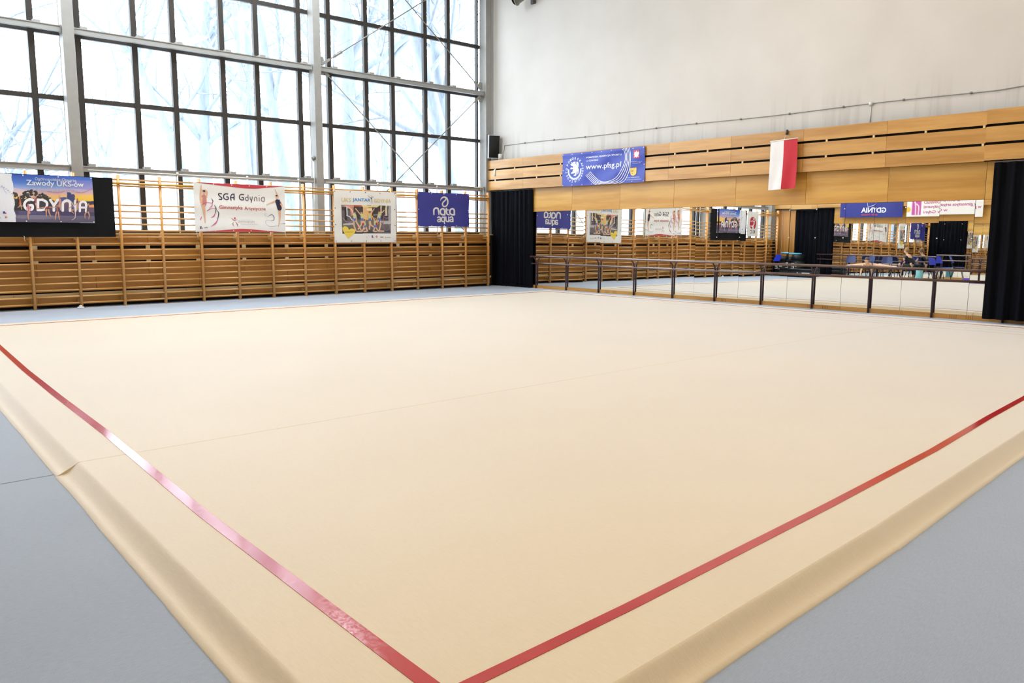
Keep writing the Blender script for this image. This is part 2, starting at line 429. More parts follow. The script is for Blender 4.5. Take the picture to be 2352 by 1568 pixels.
# ------------------------------------------------------------------ ballet barres
def barre(fl, label):
    t = empty('ballet_barre', (7.3, fl(0), 0), label, 'ballet barre')
    loc = lambda x, y, z: (x-7.3, fl(y)-fl(0), z)
    m = MB().tube([loc(1.355, -.105, .885), loc(13.6, -.105, .885)], .021, 12); m.build('top_rail', M['barre'], t)
    m = MB().tube([loc(1.355, -.052, .69), loc(13.6, -.052, .69)], .020, 12); m.build('lower_rail', M['barre'], t)
    for k in range(11):
        x = 1.473+1.174*k
        pts = [loc(x, .002, 0), loc(x, .002, .70), loc(x, -.006, .755), loc(x, -.03, .81), loc(x, -.065, .848), loc(x, -.102, .868)]
        m = MB().tube(pts, [.020, .020, .019, .017, .015, .014], 10)
        m.tube([loc(x, .002, 0), loc(x, .002, .012)], .026, 10)
        m.build('post', M['barrepost'], t)
    return t
barre(idn, 'long dark wooden double rail barre on posts along the mirror wall')
barre(opp, 'dark double rail barre on the far wall, seen only reflected in the mirrors')

# ------------------------------------------------------------------ curtains
def curtain(x0, x1, yc, z0, z1, fl, folds, amp, label, seed):
    r = random.Random(seed); ph = [r.uniform(0, 6.28) for _ in range(4)]
    n = int(folds*14)
    def dy(s, t):
        a = amp*(.75+.5*t)
        return a*(math.sin(2*PI*folds*s+ph[0]+.5*math.sin(3*s+ph[1]))+.35*math.sin(2*PI*folds*2.3*s+ph[2]))+.01*math.sin(9*s+4*t+ph[3])
    xc = (x0+x1)/2
    m = MB()
    F = lambda s, t, o=0: (x0+(x1-x0)*s-xc, fl(yc+dy(s, 1-t)+o)-fl(yc), z0+(z1-z0)*t)
    m.grid(lambda s, t: F(s, t), n, 10); m.grid(lambda s, t: F(s, t, .012), n, 10, flip=True)
    t = empty('black_curtain', (xc, fl(yc), 0), label, 'curtain')
    m.build('drape', M['velvet'], t)
    MB().tube([(x0-xc, 0, z1+.012), (x1-xc, 0, z1+.012)], .011, 8).build('curtain_rod', M['darkgrey'], t)
curtain(-.42, 1.35, -.045, .015, 2.73, idn, 9, .026, 'pleated black velvet curtain in the corner by the wall bars', 3)
curtain(12.96, 14.5, -.205, .07, 2.73, idn, 6, .034, 'heavy black velvet curtain covering the right end of the mirrors', 5)
curtain(.30, 1.95, -.01, .015, 2.73, opp, 8, .026, 'black curtain on the far wall beside the wooden door, seen reflected', 8)

# ------------------------------------------------------------------ door on the far wall (seen in the mirrors)
d = struct(empty('door_1', (-.05, opp(.03), 0)))
MB().box((-.29, -.02, 0), (.33, .03, 2.72)).build('leaf', M['door'], d)
MB().box((-.005, .03, 0), (.005, .034, 2.72)).build('seam_bead', M['pale'], d)
MB().rbox((-.22, .03, 1.0), (-.18, .05, 1.2), .006).tube([(-.2, .05, 1.13), (-.2, .085, 1.13), (-.1, .085, 1.13)], .009, 8).build('handle', M['midgrey'], d)

# ------------------------------------------------------------------ wall bars
SP = .82856
RZ = [.102, .236, .368, .499, .629, .764, .893, 1.024, 1.154, 1.283, 1.413, 1.545, 1.677, 1.809, 1.943, 2.068, 2.462, 2.587]
def wall_bars():
    t = empty('wall_bars')
    for k in (0, 1): post_mesh(-SP*k).build('post', M['post'], t)
    for z in RZ:
        rr = .019 if z == 2.462 else .0165
        MB().tube([(-.045, 0, z), (-.045, -2*SP, z)], rr, 10).build('rung', M['rung'], t)
    MB().rbox((-.012, .0, 2.484), (.022, -2*SP, 2.532), .008).build('lit_top_strip', M['rail'], t)  # added strip, coloured as the lit upper side of the thick rung
    for k in (0, 1):
        [MB().box((-.245, -SP*k-.02, a), (-.09, -SP*k+.02, b)).build('bracket', M['pale'], t) for a, b in ((1.36, 1.465), (.10, .18))]
    return t
def post_mesh(y):
    return MB().rbox((-.092, y-.023, 0), (0, y+.023, 2.684), .006, seg=2)
WB_LABEL = ['wall bars at the corner end, beside the black curtain', 'wall bars behind the right half of the blue swirl banner',
            'wall bars behind the square white team photo banner', 'wall bars between the white team photo banner and the red edged banner',
            'wall bars behind the right end of the red edged white banner', 'wall bars behind the left end of the red edged white banner',
            'wall bars beside the right edge of the black cloth', 'wall bars behind the black cloth and sunset banner',
            'wall bars behind the narrow red oval banner, seen reflected']
wb = wall_bars()
for k in range(9):
    o = wb if k == 0 else copy_tree(wb)
    o.location = (0, -.481-2*SP*k, 0)
    tag(o, WB_LABEL[k], 'wall bars', 'wooden wall bars under the windows')
    if k == 8:
        post_mesh(-2*SP).build('post', M['post'], o)
# ------------------------------------------------------------------ gymnastics carpet
def offset_ring(poly, flags, d):
    n = len(poly); out = []
    for i in range(n):
        p = Vector(poly[i]); a = Vector(poly[i-1]); b = Vector(poly[(i+1) % n])
        e1 = (p-a).normalized(); e2 = (b-p).normalized()
        n1 = Vector((e1.y, -e1.x)); n2 = Vector((e2.y, -e2.x))
        f1, f2 = flags[i-1], flags[i]
        if f1 and f2:
            q = (n1+n2); q = q/q.dot(n1)
        elif f1: q = -e2 if (-e2).dot(n1) > 0 else e2; q = q/q.dot(n1)
        elif f2: q = e1 if e1.dot(n2) > 0 else -e1; q = q/q.dot(n2)
        else: q = Vector((0, 0))
        out.append(p+q*d)
    return out
PROFILE = [(0, .070), (.006, .0685), (.014, .064), (.026, .054), (.040, .041), (.054, .029), (.068, .019), (.080, .013), (.092, .0095), (.105, .008), (.138, .007), (.140, .0)]
cx_, cy_ = 9.5, -7.6
def strip(poly, flags, seed):
    """flat top plus a ramp that runs down to the floor along the free edges"""
    rw = random.Random(seed); P, Fl = [], []
    for i in range(len(poly)):
        a = Vector((poly[i][0]-cx_, poly[i][1]-cy_)); b = Vector((poly[(i+1) % len(poly)][0]-cx_, poly[(i+1) % len(poly)][1]-cy_)); L_ = (b-a).length
        ts = [0, .02/L_]+[k/max(1, round(L_/.35)) for k in range(1, max(1, round(L_/.35)))]+[1-.02/L_] if L_ > .5 else [0]
        for t_ in ts: P.append(a.lerp(b, t_)); Fl.append(flags[i])
    n = len(P); m = MB()
    wob = [rw.uniform(-.004, .004) for _ in P]
    rings = []
    for k, (d_, z) in enumerate(PROFILE):
        r = offset_ring(P, Fl, d_); o = len(m.v); rings.append(o)
        f = d_/.14
        for p_, q_, w_ in zip(P, r, wob):
            e = (q_-p_); m.v.append((q_.x+e.normalized().x*w_*f*(e.length > 1e-6), q_.y+e.normalized().y*w_*f*(e.length > 1e-6), z))
    for a, b in zip(rings[:-1], rings[1:]):
        for i in range(n):
            if Fl[i]: m.face((a+i, a+(i+1) % n, b+(i+1) % n, b+i), sm=True)
    o = len(m.v); m.v += [(p_.x, p_.y, .070) for p_ in P]; m.face([o+i for i in range(n)])
    o2 = len(m.v); m.v += [m.v[rings[-1]+i] for i in range(n)]; m.face([o2+i for i in range(n)][::-1])
    for i in range(n):
        if not Fl[i]: m.face((o+i, o+(i+1) % n, o2+(i+1) % n, o2+i))
    return m
carpet = empty('gymnastics_carpet', (cx_, cy_, 0), 'huge raised beige gymnastics carpet with red border tape on the grey floor', 'carpet')
# counter-clockwise outlines (seen from above)
E1 = [(3.02, -13.92), (8.87, -14.19), (12.366, -14.36)]
E2 = [(12.372, -14.36), (14.64, -14.465), (16.29, -14.545), (16.20, -11.75), (16.04, -8.78), (15.80, -4.0), (15.65, -1.02)]
S1 = E1+[(12.366, -1.02), (3.02, -1.02)]
F1 = [1, 1, 0, 1, 1]
S2 = E2+[(12.372, -1.02)]
F2 = [1, 1, 1, 1, 1, 1, 1, 0]
strip(S1, F1, 1).build('carpet_strip', M['carpet'], carpet)
strip(S2, F2, 2).build('carpet_strip', M['carpet'], carpet)
MB().box((12.3635-cx_, -14.36-cy_, .06), (12.3745-cx_, -1.02-cy_, .0693)).build('seam_joint', M['seam'], carpet)
def tape(pts, w, name='border_tape', mat='tape', z=.0722):
    m = MB(); o = 0
    P = [Vector((x-cx_, y-cy_)) for x, y in pts]; n = len(P)
    for i, p in enumerate(P):
        t = (P[min(i+1, n-1)]-P[max(i-1, 0)]).normalized(); q = Vector((-t.y, t.x))*w/2
        m.v += [(p.x+q.x, p.y+q.y, z), (p.x-q.x, p.y-q.y, z), (p.x-q.x, p.y-q.y, .0695), (p.x+q.x, p.y+q.y, .0695)]
    for i in range(n-1):
        a, b = 4*i, 4*i+4
        m.face((a, b, b+1, a+1)); m.face((a+1, b+1, b+2, a+2)); m.face((a+3, b+3, b, a))
    m.face((0, 1, 2, 3)); m.face((4*n-1, 4*n-2, 4*n-3, 4*n-4))
    return m.build(name, M[mat], carpet)
tape([(3.32, -13.53), (6.0, -13.71), (8.22, -13.855), (10, -13.945), (11.67, -14.015), (13.82, -14.142), (15.66, -14.205), (16.0, -14.215)], .062)
tape([(15.965, -14.24), (15.962, -13.85), (15.955, -13.32), (15.90, -11.6), (15.83, -10.0), (15.73, -8.60), (15.67, -7.54), (15.45, -4.0), (15.30, -1.32)], .052)
tape([(3.33, -1.34), (9, -1.32), (15.33, -1.33)], .05)
tape([(3.34, -1.30), (3.34, -7), (3.34, -13.56)], .05)
for y, x0, x1 in ((-1.62, 6.2, 15.1), (-1.95, 7.4, 15.1), (-2.3, 8.6, 15.0)):
    tape([(x0, y), (x1, y)], .02, 'faint_seam', 'seam', .0705)

# ------------------------------------------------------------------ banners
def quad(TL, TR, BR, BL, W, H):
    """art-unit quad -> banner (u, v) in metres, v up"""
    TL, TR, BR, BL = map(np.array, ((TL), (TR), (BR), (BL)))
    TL, TR, BR, BL = (a.astype(float) for a in (TL, TR, BR, BL))
    def fwd(s, t):
        s = np.asarray(s)[..., None]; t = np.asarray(t)[..., None]
        return (BL*(1-s)+BR*s)*(1-t)+(TL*(1-s)+TR*s)*t
    def inv(x, y):
        s = t = .5
        for _ in range(12):
            p = fwd(s, t); e = np.array([x, y])-p
            ds = (BR-BL)*(1-t)+(TR-TL)*t; dt = (TL-BL)*(1-s)+(TR-BR)*s
            a = np.linalg.solve(np.stack([ds, dt], 1), e); s += a[0]; t += a[1]
        return s*W, t*H
    return fwd, inv

_glyph = {}
def text_geo(txt, bold=0., spacing=1.):
    key = (txt, bold, spacing)
    if key not in _glyph:
        cu = bpy.data.curves.new('t', 'FONT'); cu.body = txt; cu.offset = bold; cu.space_character = spacing
        cu.resolution_u = 3; cu.fill_mode = 'FRONT'
        ob = bpy.data.objects.new('t', cu); COL.objects.link(ob)
        dg = bpy.context.evaluated_depsgraph_get(); me = bpy.data.meshes.new_from_object(ob.evaluated_get(dg))
        V = np.array([v.co[:2] for v in me.vertices]); F = [tuple(p.vertices) for p in me.polygons]
        bpy.data.objects.remove(ob); bpy.data.curves.remove(cu); bpy.data.meshes.remove(me)
        _glyph[key] = (V, F)
    return _glyph[key]

class Banner:
    """one sheet: printed grid plus lettering and marks as thin print layers in the same mesh"""
    def __init__(s, name, W, H, nx, ny, q=None, ground=(255, 255, 255), wave=None, skew=None):
        s.name, s.W, s.H, s.nx, s.ny = name, W, H, nx, ny
        s.fwd, s.inv = q if q else (None, lambda x, y: (x, y))
        s.wave = wave or (lambda u, v: 0.); s.ov = []; s.layer = 0
        U, V = np.meshgrid(np.linspace(0, W, nx+1), np.linspace(0, H, ny+1)); s.U, s.V = U, V
        s.C = np.ones((ny+1, nx+1, 3))*np.array(lin(ground))
        if s.fwd is not None:
            P = s.fwd(U/W, V/H); s.X, s.Y = P[..., 0], P[..., 1]
        else: s.X, s.Y = U, V
    # --- painting on the grid (art units)
    def fill(s, mask, col, a=1.):
        c = np.array(lin(col)); s.C[mask] = s.C[mask]*(1-a)+c*a
    def vgrad(s, mask, stops):
        ys = [p for p, _ in stops]; cs = np.array([lin(c) for _, c in stops])
        for k in range(3):
            g = np.interp(s.Y, ys, cs[:, k]); s.C[..., k] = np.where(mask, g, s.C[..., k])
    def poly(s, pts):
        n = len(pts); ins = np.zeros(s.X.shape, bool)
        for i in range(n):
            x1, y1 = pts[i]; x2, y2 = pts[(i+1) % n]
            if y1 == y2: continue
            c = ((y1 > s.Y) != (y2 > s.Y)) & (s.X < (x2-x1)*(s.Y-y1)/(y2-y1)+x1); ins ^= c
        return ins
    def ell(s, x, y, a, b): return ((s.X-x)/a)**2+((s.Y-y)/b)**2 < 1
    def line(s, pts, w):
        m = np.zeros(s.X.shape, bool)
        for (x1, y1), (x2, y2) in zip(pts[:-1], pts[1:]):
            dx, dy = x2-x1, y2-y1; L = dx*dx+dy*dy+1e-9
            t = np.clip(((s.X-x1)*dx+(s.Y-y1)*dy)/L, 0, 1)
            m |= (s.X-x1-t*dx)**2+(s.Y-y1-t*dy)**2 < (w/2)**2
        return m
    # --- printed marks as polygons
    def nl(s): s.layer += 1
    def opoly(s, pts, col, uv=False):
        s.ov.append(([p if uv else s.inv(*p) for p in pts], [tuple(range(len(pts)))], col, s.layer))
    def odisc(s, x, y, r, col, n=18, sy=1.):
        s.opoly([(x+r*math.cos(2*PI*k/n), y+r*sy*math.sin(2*PI*k/n)) for k in range(n)], col)
    def ostroke(s, pts, w, col, smooth=True, cap=True):
        if smooth and len(pts) > 2: pts = catmull(pts)
        n = len(pts); ws = w if isinstance(w, (list, tuple)) else None
        A, B = [], []
        for i, p in enumerate(pts):
            a = pts[max(i-1, 0)]; b = pts[min(i+1, n-1)]
            t = np.array(b, float)-np.array(a, float); t /= (np.linalg.norm(t)+1e-9); nn = np.array([-t[1], t[0]])
            ww = np.interp(i/(n-1), np.linspace(0, 1, len(ws)), ws) if ws else w
            A.append(tuple(np.array(p)+nn*ww/2)); B.append(tuple(np.array(p)-nn*ww/2))
        V = [s.inv(*p) for p in A+B]
        s.ov.append((V, [(i, i+1, n+i+1, n+i) for i in range(n-1)], col, s.layer))
        if cap:
            for p, ww in ((pts[0], ws[0] if ws else w), (pts[-1], ws[-1] if ws else w)):
                if ww > 1e-6: s.odisc(p[0], p[1], ww/2, col, 10)
    def oband(s, A, B, col, n=40):
        A = catmull(A, 8); B = catmull(B, 8)
        pick = lambda L, t: tuple(np.array(L[int(t*(len(L)-1))])*(1-(t*(len(L)-1)) % 1)+np.array(L[min(len(L)-1, int(t*(len(L)-1))+1)])*((t*(len(L)-1)) % 1))
        V = [s.inv(*pick(A, i/n)) for i in range(n+1)]+[s.inv(*pick(B, i/n)) for i in range(n+1)]
        s.ov.append((V, [(i, i+1, n+2+i, n+1+i) for i in range(n)], col, s.layer))
    def otext(s, txt, lb, rt, col, bold=0., spacing=1., uv=False, grad=None):
        V, F = text_geo(txt, bold, spacing)
        lo, hi = V.min(0), V.max(0)
        a = np.array(lb if uv else s.inv(*lb)); b = np.array(rt if uv else s.inv(*rt))
        P = a+(V-lo)/(hi-lo)*(b-a)
        s.ov.append(([tuple(p) for p in P], F, col, s.layer))
    def oglyph(s, ch, x, y, ang, size, col, bold=0.):
        """one letter set at banner (u, v), turned by ang"""
        V, F = text_geo(ch, bold); c, sn = math.cos(ang), math.sin(ang)
        mid = (V[:, 0].min()+V[:, 0].max())/2
        P = [(x+((vx-mid)*c-(vy-.36)*sn)*size, y+((vx-mid)*sn+(vy-.36)*c)*size) for vx, vy in V]
        s.ov.append((P, F, col, s.layer))
    def build(s, mp, mat, label, cat='banner', group=None, back=(225, 225, 225), eyelets=None, cords=()):
        """mp(u, v, d) -> local position, d out of the wall"""
        m = MB(); nx, ny = s.nx, s.ny
        W_ = lambda u, v: s.wave(u, v)
        cols = []
        o = 0
        for j in range(ny+1):
            for i in range(nx+1):
                u, v = s.U[j, i], s.V[j, i]; m.v.append(mp(u, v, W_(u, v)))
        for j in range(ny):
            for i in range(nx):
                q = (j*(nx+1)+i, j*(nx+1)+i+1, (j+1)*(nx+1)+i+1, (j+1)*(nx+1)+i)
                m.face(q, 0, sm=True)
                for a in q: cols.append(s.C[a//(nx+1), a % (nx+1)])
        # back of the sheet and its hem
        o = len(m.v); bx, by = min(nx, 24), min(ny, 16)
        for j in range(by+1):
            for i in range(bx+1):
                u, v = s.W*i/bx, s.H*j/by; m.v.append(mp(u, v, W_(u, v)-.004))
        bc = lin(back)
        for j in range(by):
            for i in range(bx):
                m.face((o+j*(bx+1)+i, o+(j+1)*(bx+1)+i, o+(j+1)*(bx+1)+i+1, o+j*(bx+1)+i+1), 0, sm=True); cols += [bc]*4
        for V, F, col, lay in s.ov:
            o = len(m.v); c = lin(col)
            for u, v in V:
                u_, v_ = min(max(u, .002), s.W-.002), min(max(v, .002), s.H-.002)
                m.v.append(mp(u_, v_, W_(u_, v_)+.003+.0012*lay))
            for f in F:
                m.face([o+i for i in f], 0); cols += [c]*len(f)
        root = empty(s.name, mp(s.W/2, s.H/2, 0), label, cat, group)
        L = Vector(mp(s.W/2, s.H/2, 0)); m.v = [tuple(Vector(p)-L) for p in m.v]
        ob = m.build('sheet', M[mat], root, fix=False)
        ca = ob.data.color_attributes.new('Print', 'FLOAT_COLOR', 'CORNER')
        arr = np.ones((len(cols), 4), np.float32); arr[:, :3] = np.array(cols); ca.data.foreach_set('color', arr.ravel())
        if eyelets:
            e = MB(); nu, nv, inset, colr = eyelets
            spots = [(inset+(s.W-2*inset)*i/nu, vv) for i in range(nu+1) for vv in (inset, s.H-inset)]+[(uu, inset+(s.H-2*inset)*j/nv) for j in range(1, nv) for uu in (inset, s.W-inset)]
            for u, v in spots:
                a = Vector(mp(u, v, W_(u, v)))-L; b = Vector(mp(u, v, W_(u, v)+.006))-L; e.tube([a, b], .012, 8)
            e.build('eyelets', M[colr], root)
        for (u, v, du, dv) in cords:
            a = [Vector(mp(u+du*t+.01*math.sin(7*t), v+dv*t, .006+.01*t))-L for t in (0, .3, .6, 1)]
            MB().tube(a, .004, 6).build('tie_cord', M['white'], root)
        return root

def catmull(p, k=5):
    p = [np.array(a, float) for a in p]; q = [2*p[0]-p[1]]+p+[2*p[-1]-p[-2]]; out = []
    for i in range(1, len(q)-2):
        for j in range(k):
            t = j/k; a, b, c, d = q[i-1:i+3]
            out.append(tuple(.5*((2*b)+(-a+c)*t+(2*a-5*b+4*c-d)*t*t+(-a+3*b-3*c+d)*t**3)))
    return out+[tuple(p[-1])]
left_map = lambda y0, z0, x0=.046: (lambda u, v, d: (x0+d, y0+u, z0+v))
right_map = lambda x0, z0, y0: (lambda u, v, d: (x0+u, y0-d, z0+v))
opp_map = lambda x0, z0, y0: (lambda u, v, d: (x0-u, y0+d, z0+v))

# --- blue banner with the white swirl
b = Banner('blue_banner', 1.75, .91, 40, 20, quad((205, 245), (1525, 300), (1525, 1120), (200, 1100), 1.75, .91), (58, 62, 150),
           wave=lambda u, v: .006*math.sin(v*9+1)+.004*math.sin(u*5))
Wt = (232, 228, 226)
b.ostroke([(768, 466), (788, 418), (832, 382), (885, 376), (932, 404), (957, 460), (958, 530), (932, 586), (885, 608), (842, 592), (824, 548), (840, 502), (878, 468), (906, 436), (908, 404)], [4, 26, 36, 40, 40, 38, 36, 36, 36, 34, 34, 34, 34, 30, 18], Wt)
b.ostroke([(602, 808), (602, 705), (622, 662), (664, 646), (706, 660), (722, 705), (732, 812)], [30, 40, 42, 42, 42, 40, 22], Wt)
for dx in (0, 248):
    b.ostroke([(880+dx, 812), (815+dx, 808), (778+dx, 780), (768+dx, 735), (784+dx, 688), (822+dx, 664), (862+dx, 672), (884+dx, 712), (884+dx, 812)], 40, Wt)
b.ostroke([(926, 660), (928, 745), (950, 798), (1002, 816)], [40, 40, 38, 24], Wt)
b.ostroke([(930, 700), (985, 690)], [30, 20], Wt, False)
for dx in (0, 325):
    b.ostroke([(694+dx, 882), (725+dx, 866), (758+dx, 876), (766+dx, 912), (764+dx, 984)], 30, Wt)
    b.ostroke([(764+dx, 926), (716+dx, 930), (692+dx, 955), (704+dx, 982), (738+dx, 984), (762+dx, 962)], 28, Wt)
b.ostroke([(866, 886), (828, 870), (800, 896), (796, 944), (814, 980), (846, 984), (866, 962)], 30, Wt)
b.ostroke([(870, 868), (870, 1030)], 30, Wt, False)
b.ostroke([(910, 868), (910, 945), (930, 980), (962, 980), (984, 950)], 30, Wt); b.ostroke([(986, 868), (986, 988)], 30, Wt, False)
b.build(left_map(-3.0, 1.70), 'printed_vinyl', 'small dark blue banner with white swirl and two white words, on the wall bars', eyelets=(4, 2, .03, 'white'), back=(58, 62, 150))

# --- team photo banner
b = Banner('team_photo_banner', 1.81, 1.285, 190, 150, quad((140, 135), (1615, 195), (1650, 1435), (160, 1450), 1.81, 1.285), (238, 235, 230),
           wave=lambda u, v: .008*math.sin(u*7+2)*math.sin(v*2)+.003*math.sin(v*13))
PH = b.poly([(320, 505), (1505, 525), (1505, 1220), (338, 1222)])
b.vgrad(PH, [(505, (70, 62, 60)), (850, (60, 58, 60)), (900, (120, 112, 102)), (1100, (104, 100, 98)), (1190, (60, 62, 74)), (1222, (52, 56, 84))])
def pf(p, c, a=1.): b.fill(b.poly(p) & PH, c, a)
pf([(320, 505), (610, 510), (600, 640), (560, 640)], (214, 150, 128)); pf([(600, 505), (800, 515), (790, 560), (610, 540)], (196, 96, 70))
pf([(340, 640), (590, 640), (590, 930), (340, 980)], (104, 98, 98)); pf([(395, 560), (440, 560), (450, 900), (400, 900)], (52, 48, 52))
pf([(440, 560), (462, 560), (462, 770), (444, 770)], (226, 222, 220)); pf([(520, 560), (600, 560), (600, 780), (540, 780)], (206, 140, 112))
pf([(780, 515), (1230, 520), (1160, 570), (820, 565)], (238, 216, 160)); pf([(822, 570), (1045, 570), (1045, 880), (822, 880)], (232, 190, 120))
pf([(900, 600), (1040, 600), (1040, 650), (920, 650)], (240, 224, 196)); pf([(920, 650), (1040, 660), (1030, 850), (930, 850)], (226, 170, 84))
pf([(1250, 525), (1285, 525), (1275, 760), (1245, 760)], (220, 196, 160)); pf([(1370, 525), (1415, 525), (1415, 770), (1365, 770)], (222, 204, 170))
pf([(1440, 525), (1505, 525), (1505, 960), (1440, 960)], (170, 168, 172)); pf([(1070, 740), (1170, 740), (1170, 765), (1070, 765)], (150, 150, 150))
pf([(360, 975), (600, 950), (600, 1000), (360, 1015)], (196, 194, 190)); pf([(1260, 905), (1500, 905), (1500, 985), (1330, 985)], (190, 188, 188))
SK = (226, 182, 150)
def L(p, w, c): b.fill(b.line(p, w) & PH, c)
def gym(head, torso, legs, arms, ball=None, suit=((196, 206, 150), (104, 120, 196))):
    for l in legs: L(l, 34, SK)
    for a in arms: L(a, 22, SK)
    L(torso, 62, suit[1]); L([torso[0], tuple(np.add(torso[0], np.subtract(torso[1], torso[0])*.45))], 64, suit[0])
    b.fill(b.ell(head[0], head[1], 26, 34), (216, 168, 134)); b.fill(b.ell(head[0], head[1]-18, 26, 20), (110, 78, 56))
    if ball: b.fill(b.ell(ball[0], ball[1], 27, 32), (190, 44, 52))
gym((628, 700), [(625, 755), (622, 880)], [[(610, 880), (612, 1020), (650, 1140)], [(640, 880), (700, 990), (775, 1130)]], [[(600, 750), (540, 600)], [(650, 750), (672, 880)]])
gym((785, 690), [(790, 750), (795, 880)], [[(785, 880), (780, 1000), (710, 1110)], [(810, 880), (820, 960), (860, 1110)]], [[(760, 750), (650, 600)], [(815, 750), (880, 600)]])
gym((985, 700), [(978, 760), (980, 880)], [[(970, 880), (985, 1000), (980, 1110)], [(990, 880), (1010, 1000), (1080, 1050)]], [[(950, 750), (900, 620)], [(1010, 740), (1095, 600)]])
gym((1222, 680), [(1215, 740), (1230, 880)], [[(1210, 880), (1180, 920)], [(1250, 880), (1255, 1000), (1225, 1130)]], [[(1190, 750), (1160, 890)], [(1240, 740), (1340, 640)]])
gym((850, 900), [(850, 950), (870, 1040)], [[(860, 1050), (800, 1165), (680, 1165)], [(890, 1050), (930, 1160), (850, 1165)]], [[(820, 920), (790, 1000)], [(870, 900), (915, 770)]], (822, 985))
gym((1110, 840), [(1115, 930), (1120, 1040)], [[(1110, 1050), (1080, 1160), (1150, 1165)], [(1130, 1050), (1200, 1160), (1330, 1160)]], [[(1100, 900), (1050, 790)], [(1140, 900), (1190, 980)]], (1156, 978))
L(catmull([(340, 540), (480, 560), (570, 640), (600, 760)]), 12, (238, 220, 222)); L(catmull([(440, 770), (510, 800), (560, 870), (590, 890)]), 16, (246, 240, 244))
L(catmull([(350, 830), (420, 920), (500, 935), (580, 920)]), 9, (214, 160, 200)); L(catmull([(1390, 720), (1330, 800), (1320, 950), (1330, 1080), (1400, 1140), (1470, 1090), (1460, 1000), (1400, 970)]), 9, (170, 110, 176))
L(catmull([(1340, 820), (1400, 835), (1450, 815)]), 10, (196, 140, 200))
b.nl()
b.otext('UKS', (322, 432), (538, 338), (222, 196, 110), .006); b.otext('JANTAR', (578, 440), (996, 350), (74, 138, 206), .025)
b.otext('GDYNIA', (1088, 448), (1498, 365), (222, 196, 110), .004)
b.ostroke([(1036, 270), (1036, 400), (1038, 490)], [4, 12, 3], (40, 42, 60)); b.ostroke([(930, 272), (985, 322), (1030, 350)], [3, 7, 12], (40, 42, 60)); b.ostroke([(1075, 295), (1040, 320), (1000, 340)], [3, 8, 10], (40, 42, 60))
b.ostroke([(930, 272), (1010, 285), (1080, 330), (1130, 400), (1110, 440)], 3, (150, 170, 214)); b.odisc(1018, 368, 14, (226, 200, 110))
b.nl()
hp = [(465, 1345), (400, 1240), (352, 1150), (345, 1085), (380, 1042), (430, 1045), (470, 1075), (495, 1125), (540, 1098), (590, 1100), (632, 1135), (635, 1185), (590, 1240), (520, 1300)]
b.opoly(catmull(hp+[hp[0]], 4)[:-1], (238, 206, 82)); b.nl()
b.ostroke([(392, 1188), (480, 1184), (596, 1182)], [12, 16, 10], (170, 156, 84), False, False)
b.ostroke([(910, 1290), (918, 1330)], 6, (120, 126, 150)); b.ostroke([(900, 1258), (945, 1258), (975, 1300)], 4, (140, 150, 180))
b.opoly([(1030, 1265), (1060, 1268), (1058, 1325), (1032, 1325)], (60, 44, 130)); b.odisc(1074, 1315, 10, (190, 50, 60)); b.odisc(1155, 1293, 25, (196, 60, 70)); b.odisc(1160, 1288, 12, (238, 235, 230))
b.opoly([(1238, 1300), (1318, 1300), (1318, 1315), (1238, 1315)], (50, 50, 56)); b.opoly([(1362, 1295), (1378, 1295), (1378, 1332), (1362, 1332)], (226, 150, 110)); b.opoly([(1392, 1310), (1500, 1308), (1500, 1324), (1392, 1326)], (190, 190, 192))
b.ostroke([(1160, 1198), (1490, 1196)], 6, (190, 190, 196), False, False)
b.build(left_map(-5.51, 1.283), 'printed_vinyl', 'square white banner with team photograph and yellow heart, on the wall bars', eyelets=(4, 3, .035, 'darkgrey'), cords=((.02, .0, .0, -.10), (1.79, 0, .01, -.06)))

# --- white banner with red edges
b = Banner('red_edged_banner', 2.12, 1.07, 70, 36, quad((125, 190), (2160, 275), (2200, 1300), (170, 1290), 2.12, 1.07), (240, 237, 233),
           wave=lambda u, v: .010*math.cos((u-.98)*6.5)*.6+.005*math.sin(v*14)+.004*math.sin(u*3+v*2))
b.oband([(125, 192), (700, 216), (1250, 240), (1700, 262), (2155, 278)], [(128, 196), (650, 258), (1000, 300), (1250, 326), (1500, 332), (1750, 312), (2155, 281)], (196, 62, 74))
b.oband([(175, 1294), (600, 1298), (1100, 1302), (1700, 1307), (2195, 1304)], [(178, 1288), (600, 1262), (900, 1240), (1180, 1222), (1500, 1242), (1800, 1270), (2195, 1299)], (204, 68, 66))
b.nl()
# lettering drawn with a pen, rounded forms like the print
def pen(strokes, w, c):
    for s_ in strokes: b.ostroke(s_, w, c)
NV = (44, 40, 78)
pen([[(728, 446), (680, 440), (664, 465), (700, 505), (735, 540), (725, 568), (675, 566)], [(862, 448), (800, 450), (775, 490), (780, 540), (815, 568), (868, 566), (868, 515), (835, 515)],
     [(935, 585), (925, 520), (950, 462), (1000, 452)], [(1000, 450), (1000, 578)], [(925, 528), (1000, 530)]], 22, NV)
pen([[(1218, 462), (1150, 462), (1120, 500), (1125, 550), (1165, 578), (1210, 576), (1210, 530), (1175, 528)]], 22, (70, 64, 84))
pen([[(1316, 468), (1316, 585), (1270, 585), (1255, 555), (1268, 525), (1310, 520)], [(1360, 515), (1372, 570), (1400, 585)], [(1415, 512), (1400, 590), (1382, 630)]], 19, (104, 90, 104))
pen([[(1462, 598), (1466, 535), (1495, 518), (1518, 540), (1522, 600)], [(1570, 528), (1572, 602)], [(1685, 522), (1640, 525), (1620, 560), (1632, 600), (1685, 606), (1688, 524)]], 18, (132, 112, 116))
b.odisc(1566, 482, 11, (132, 112, 116))
b.otext('Gimnastyka', (678, 806), (1184, 712), (184, 52, 58), .012); b.otext('Artystyczna', (1230, 826), (1716, 738), (196, 84, 80), .012)
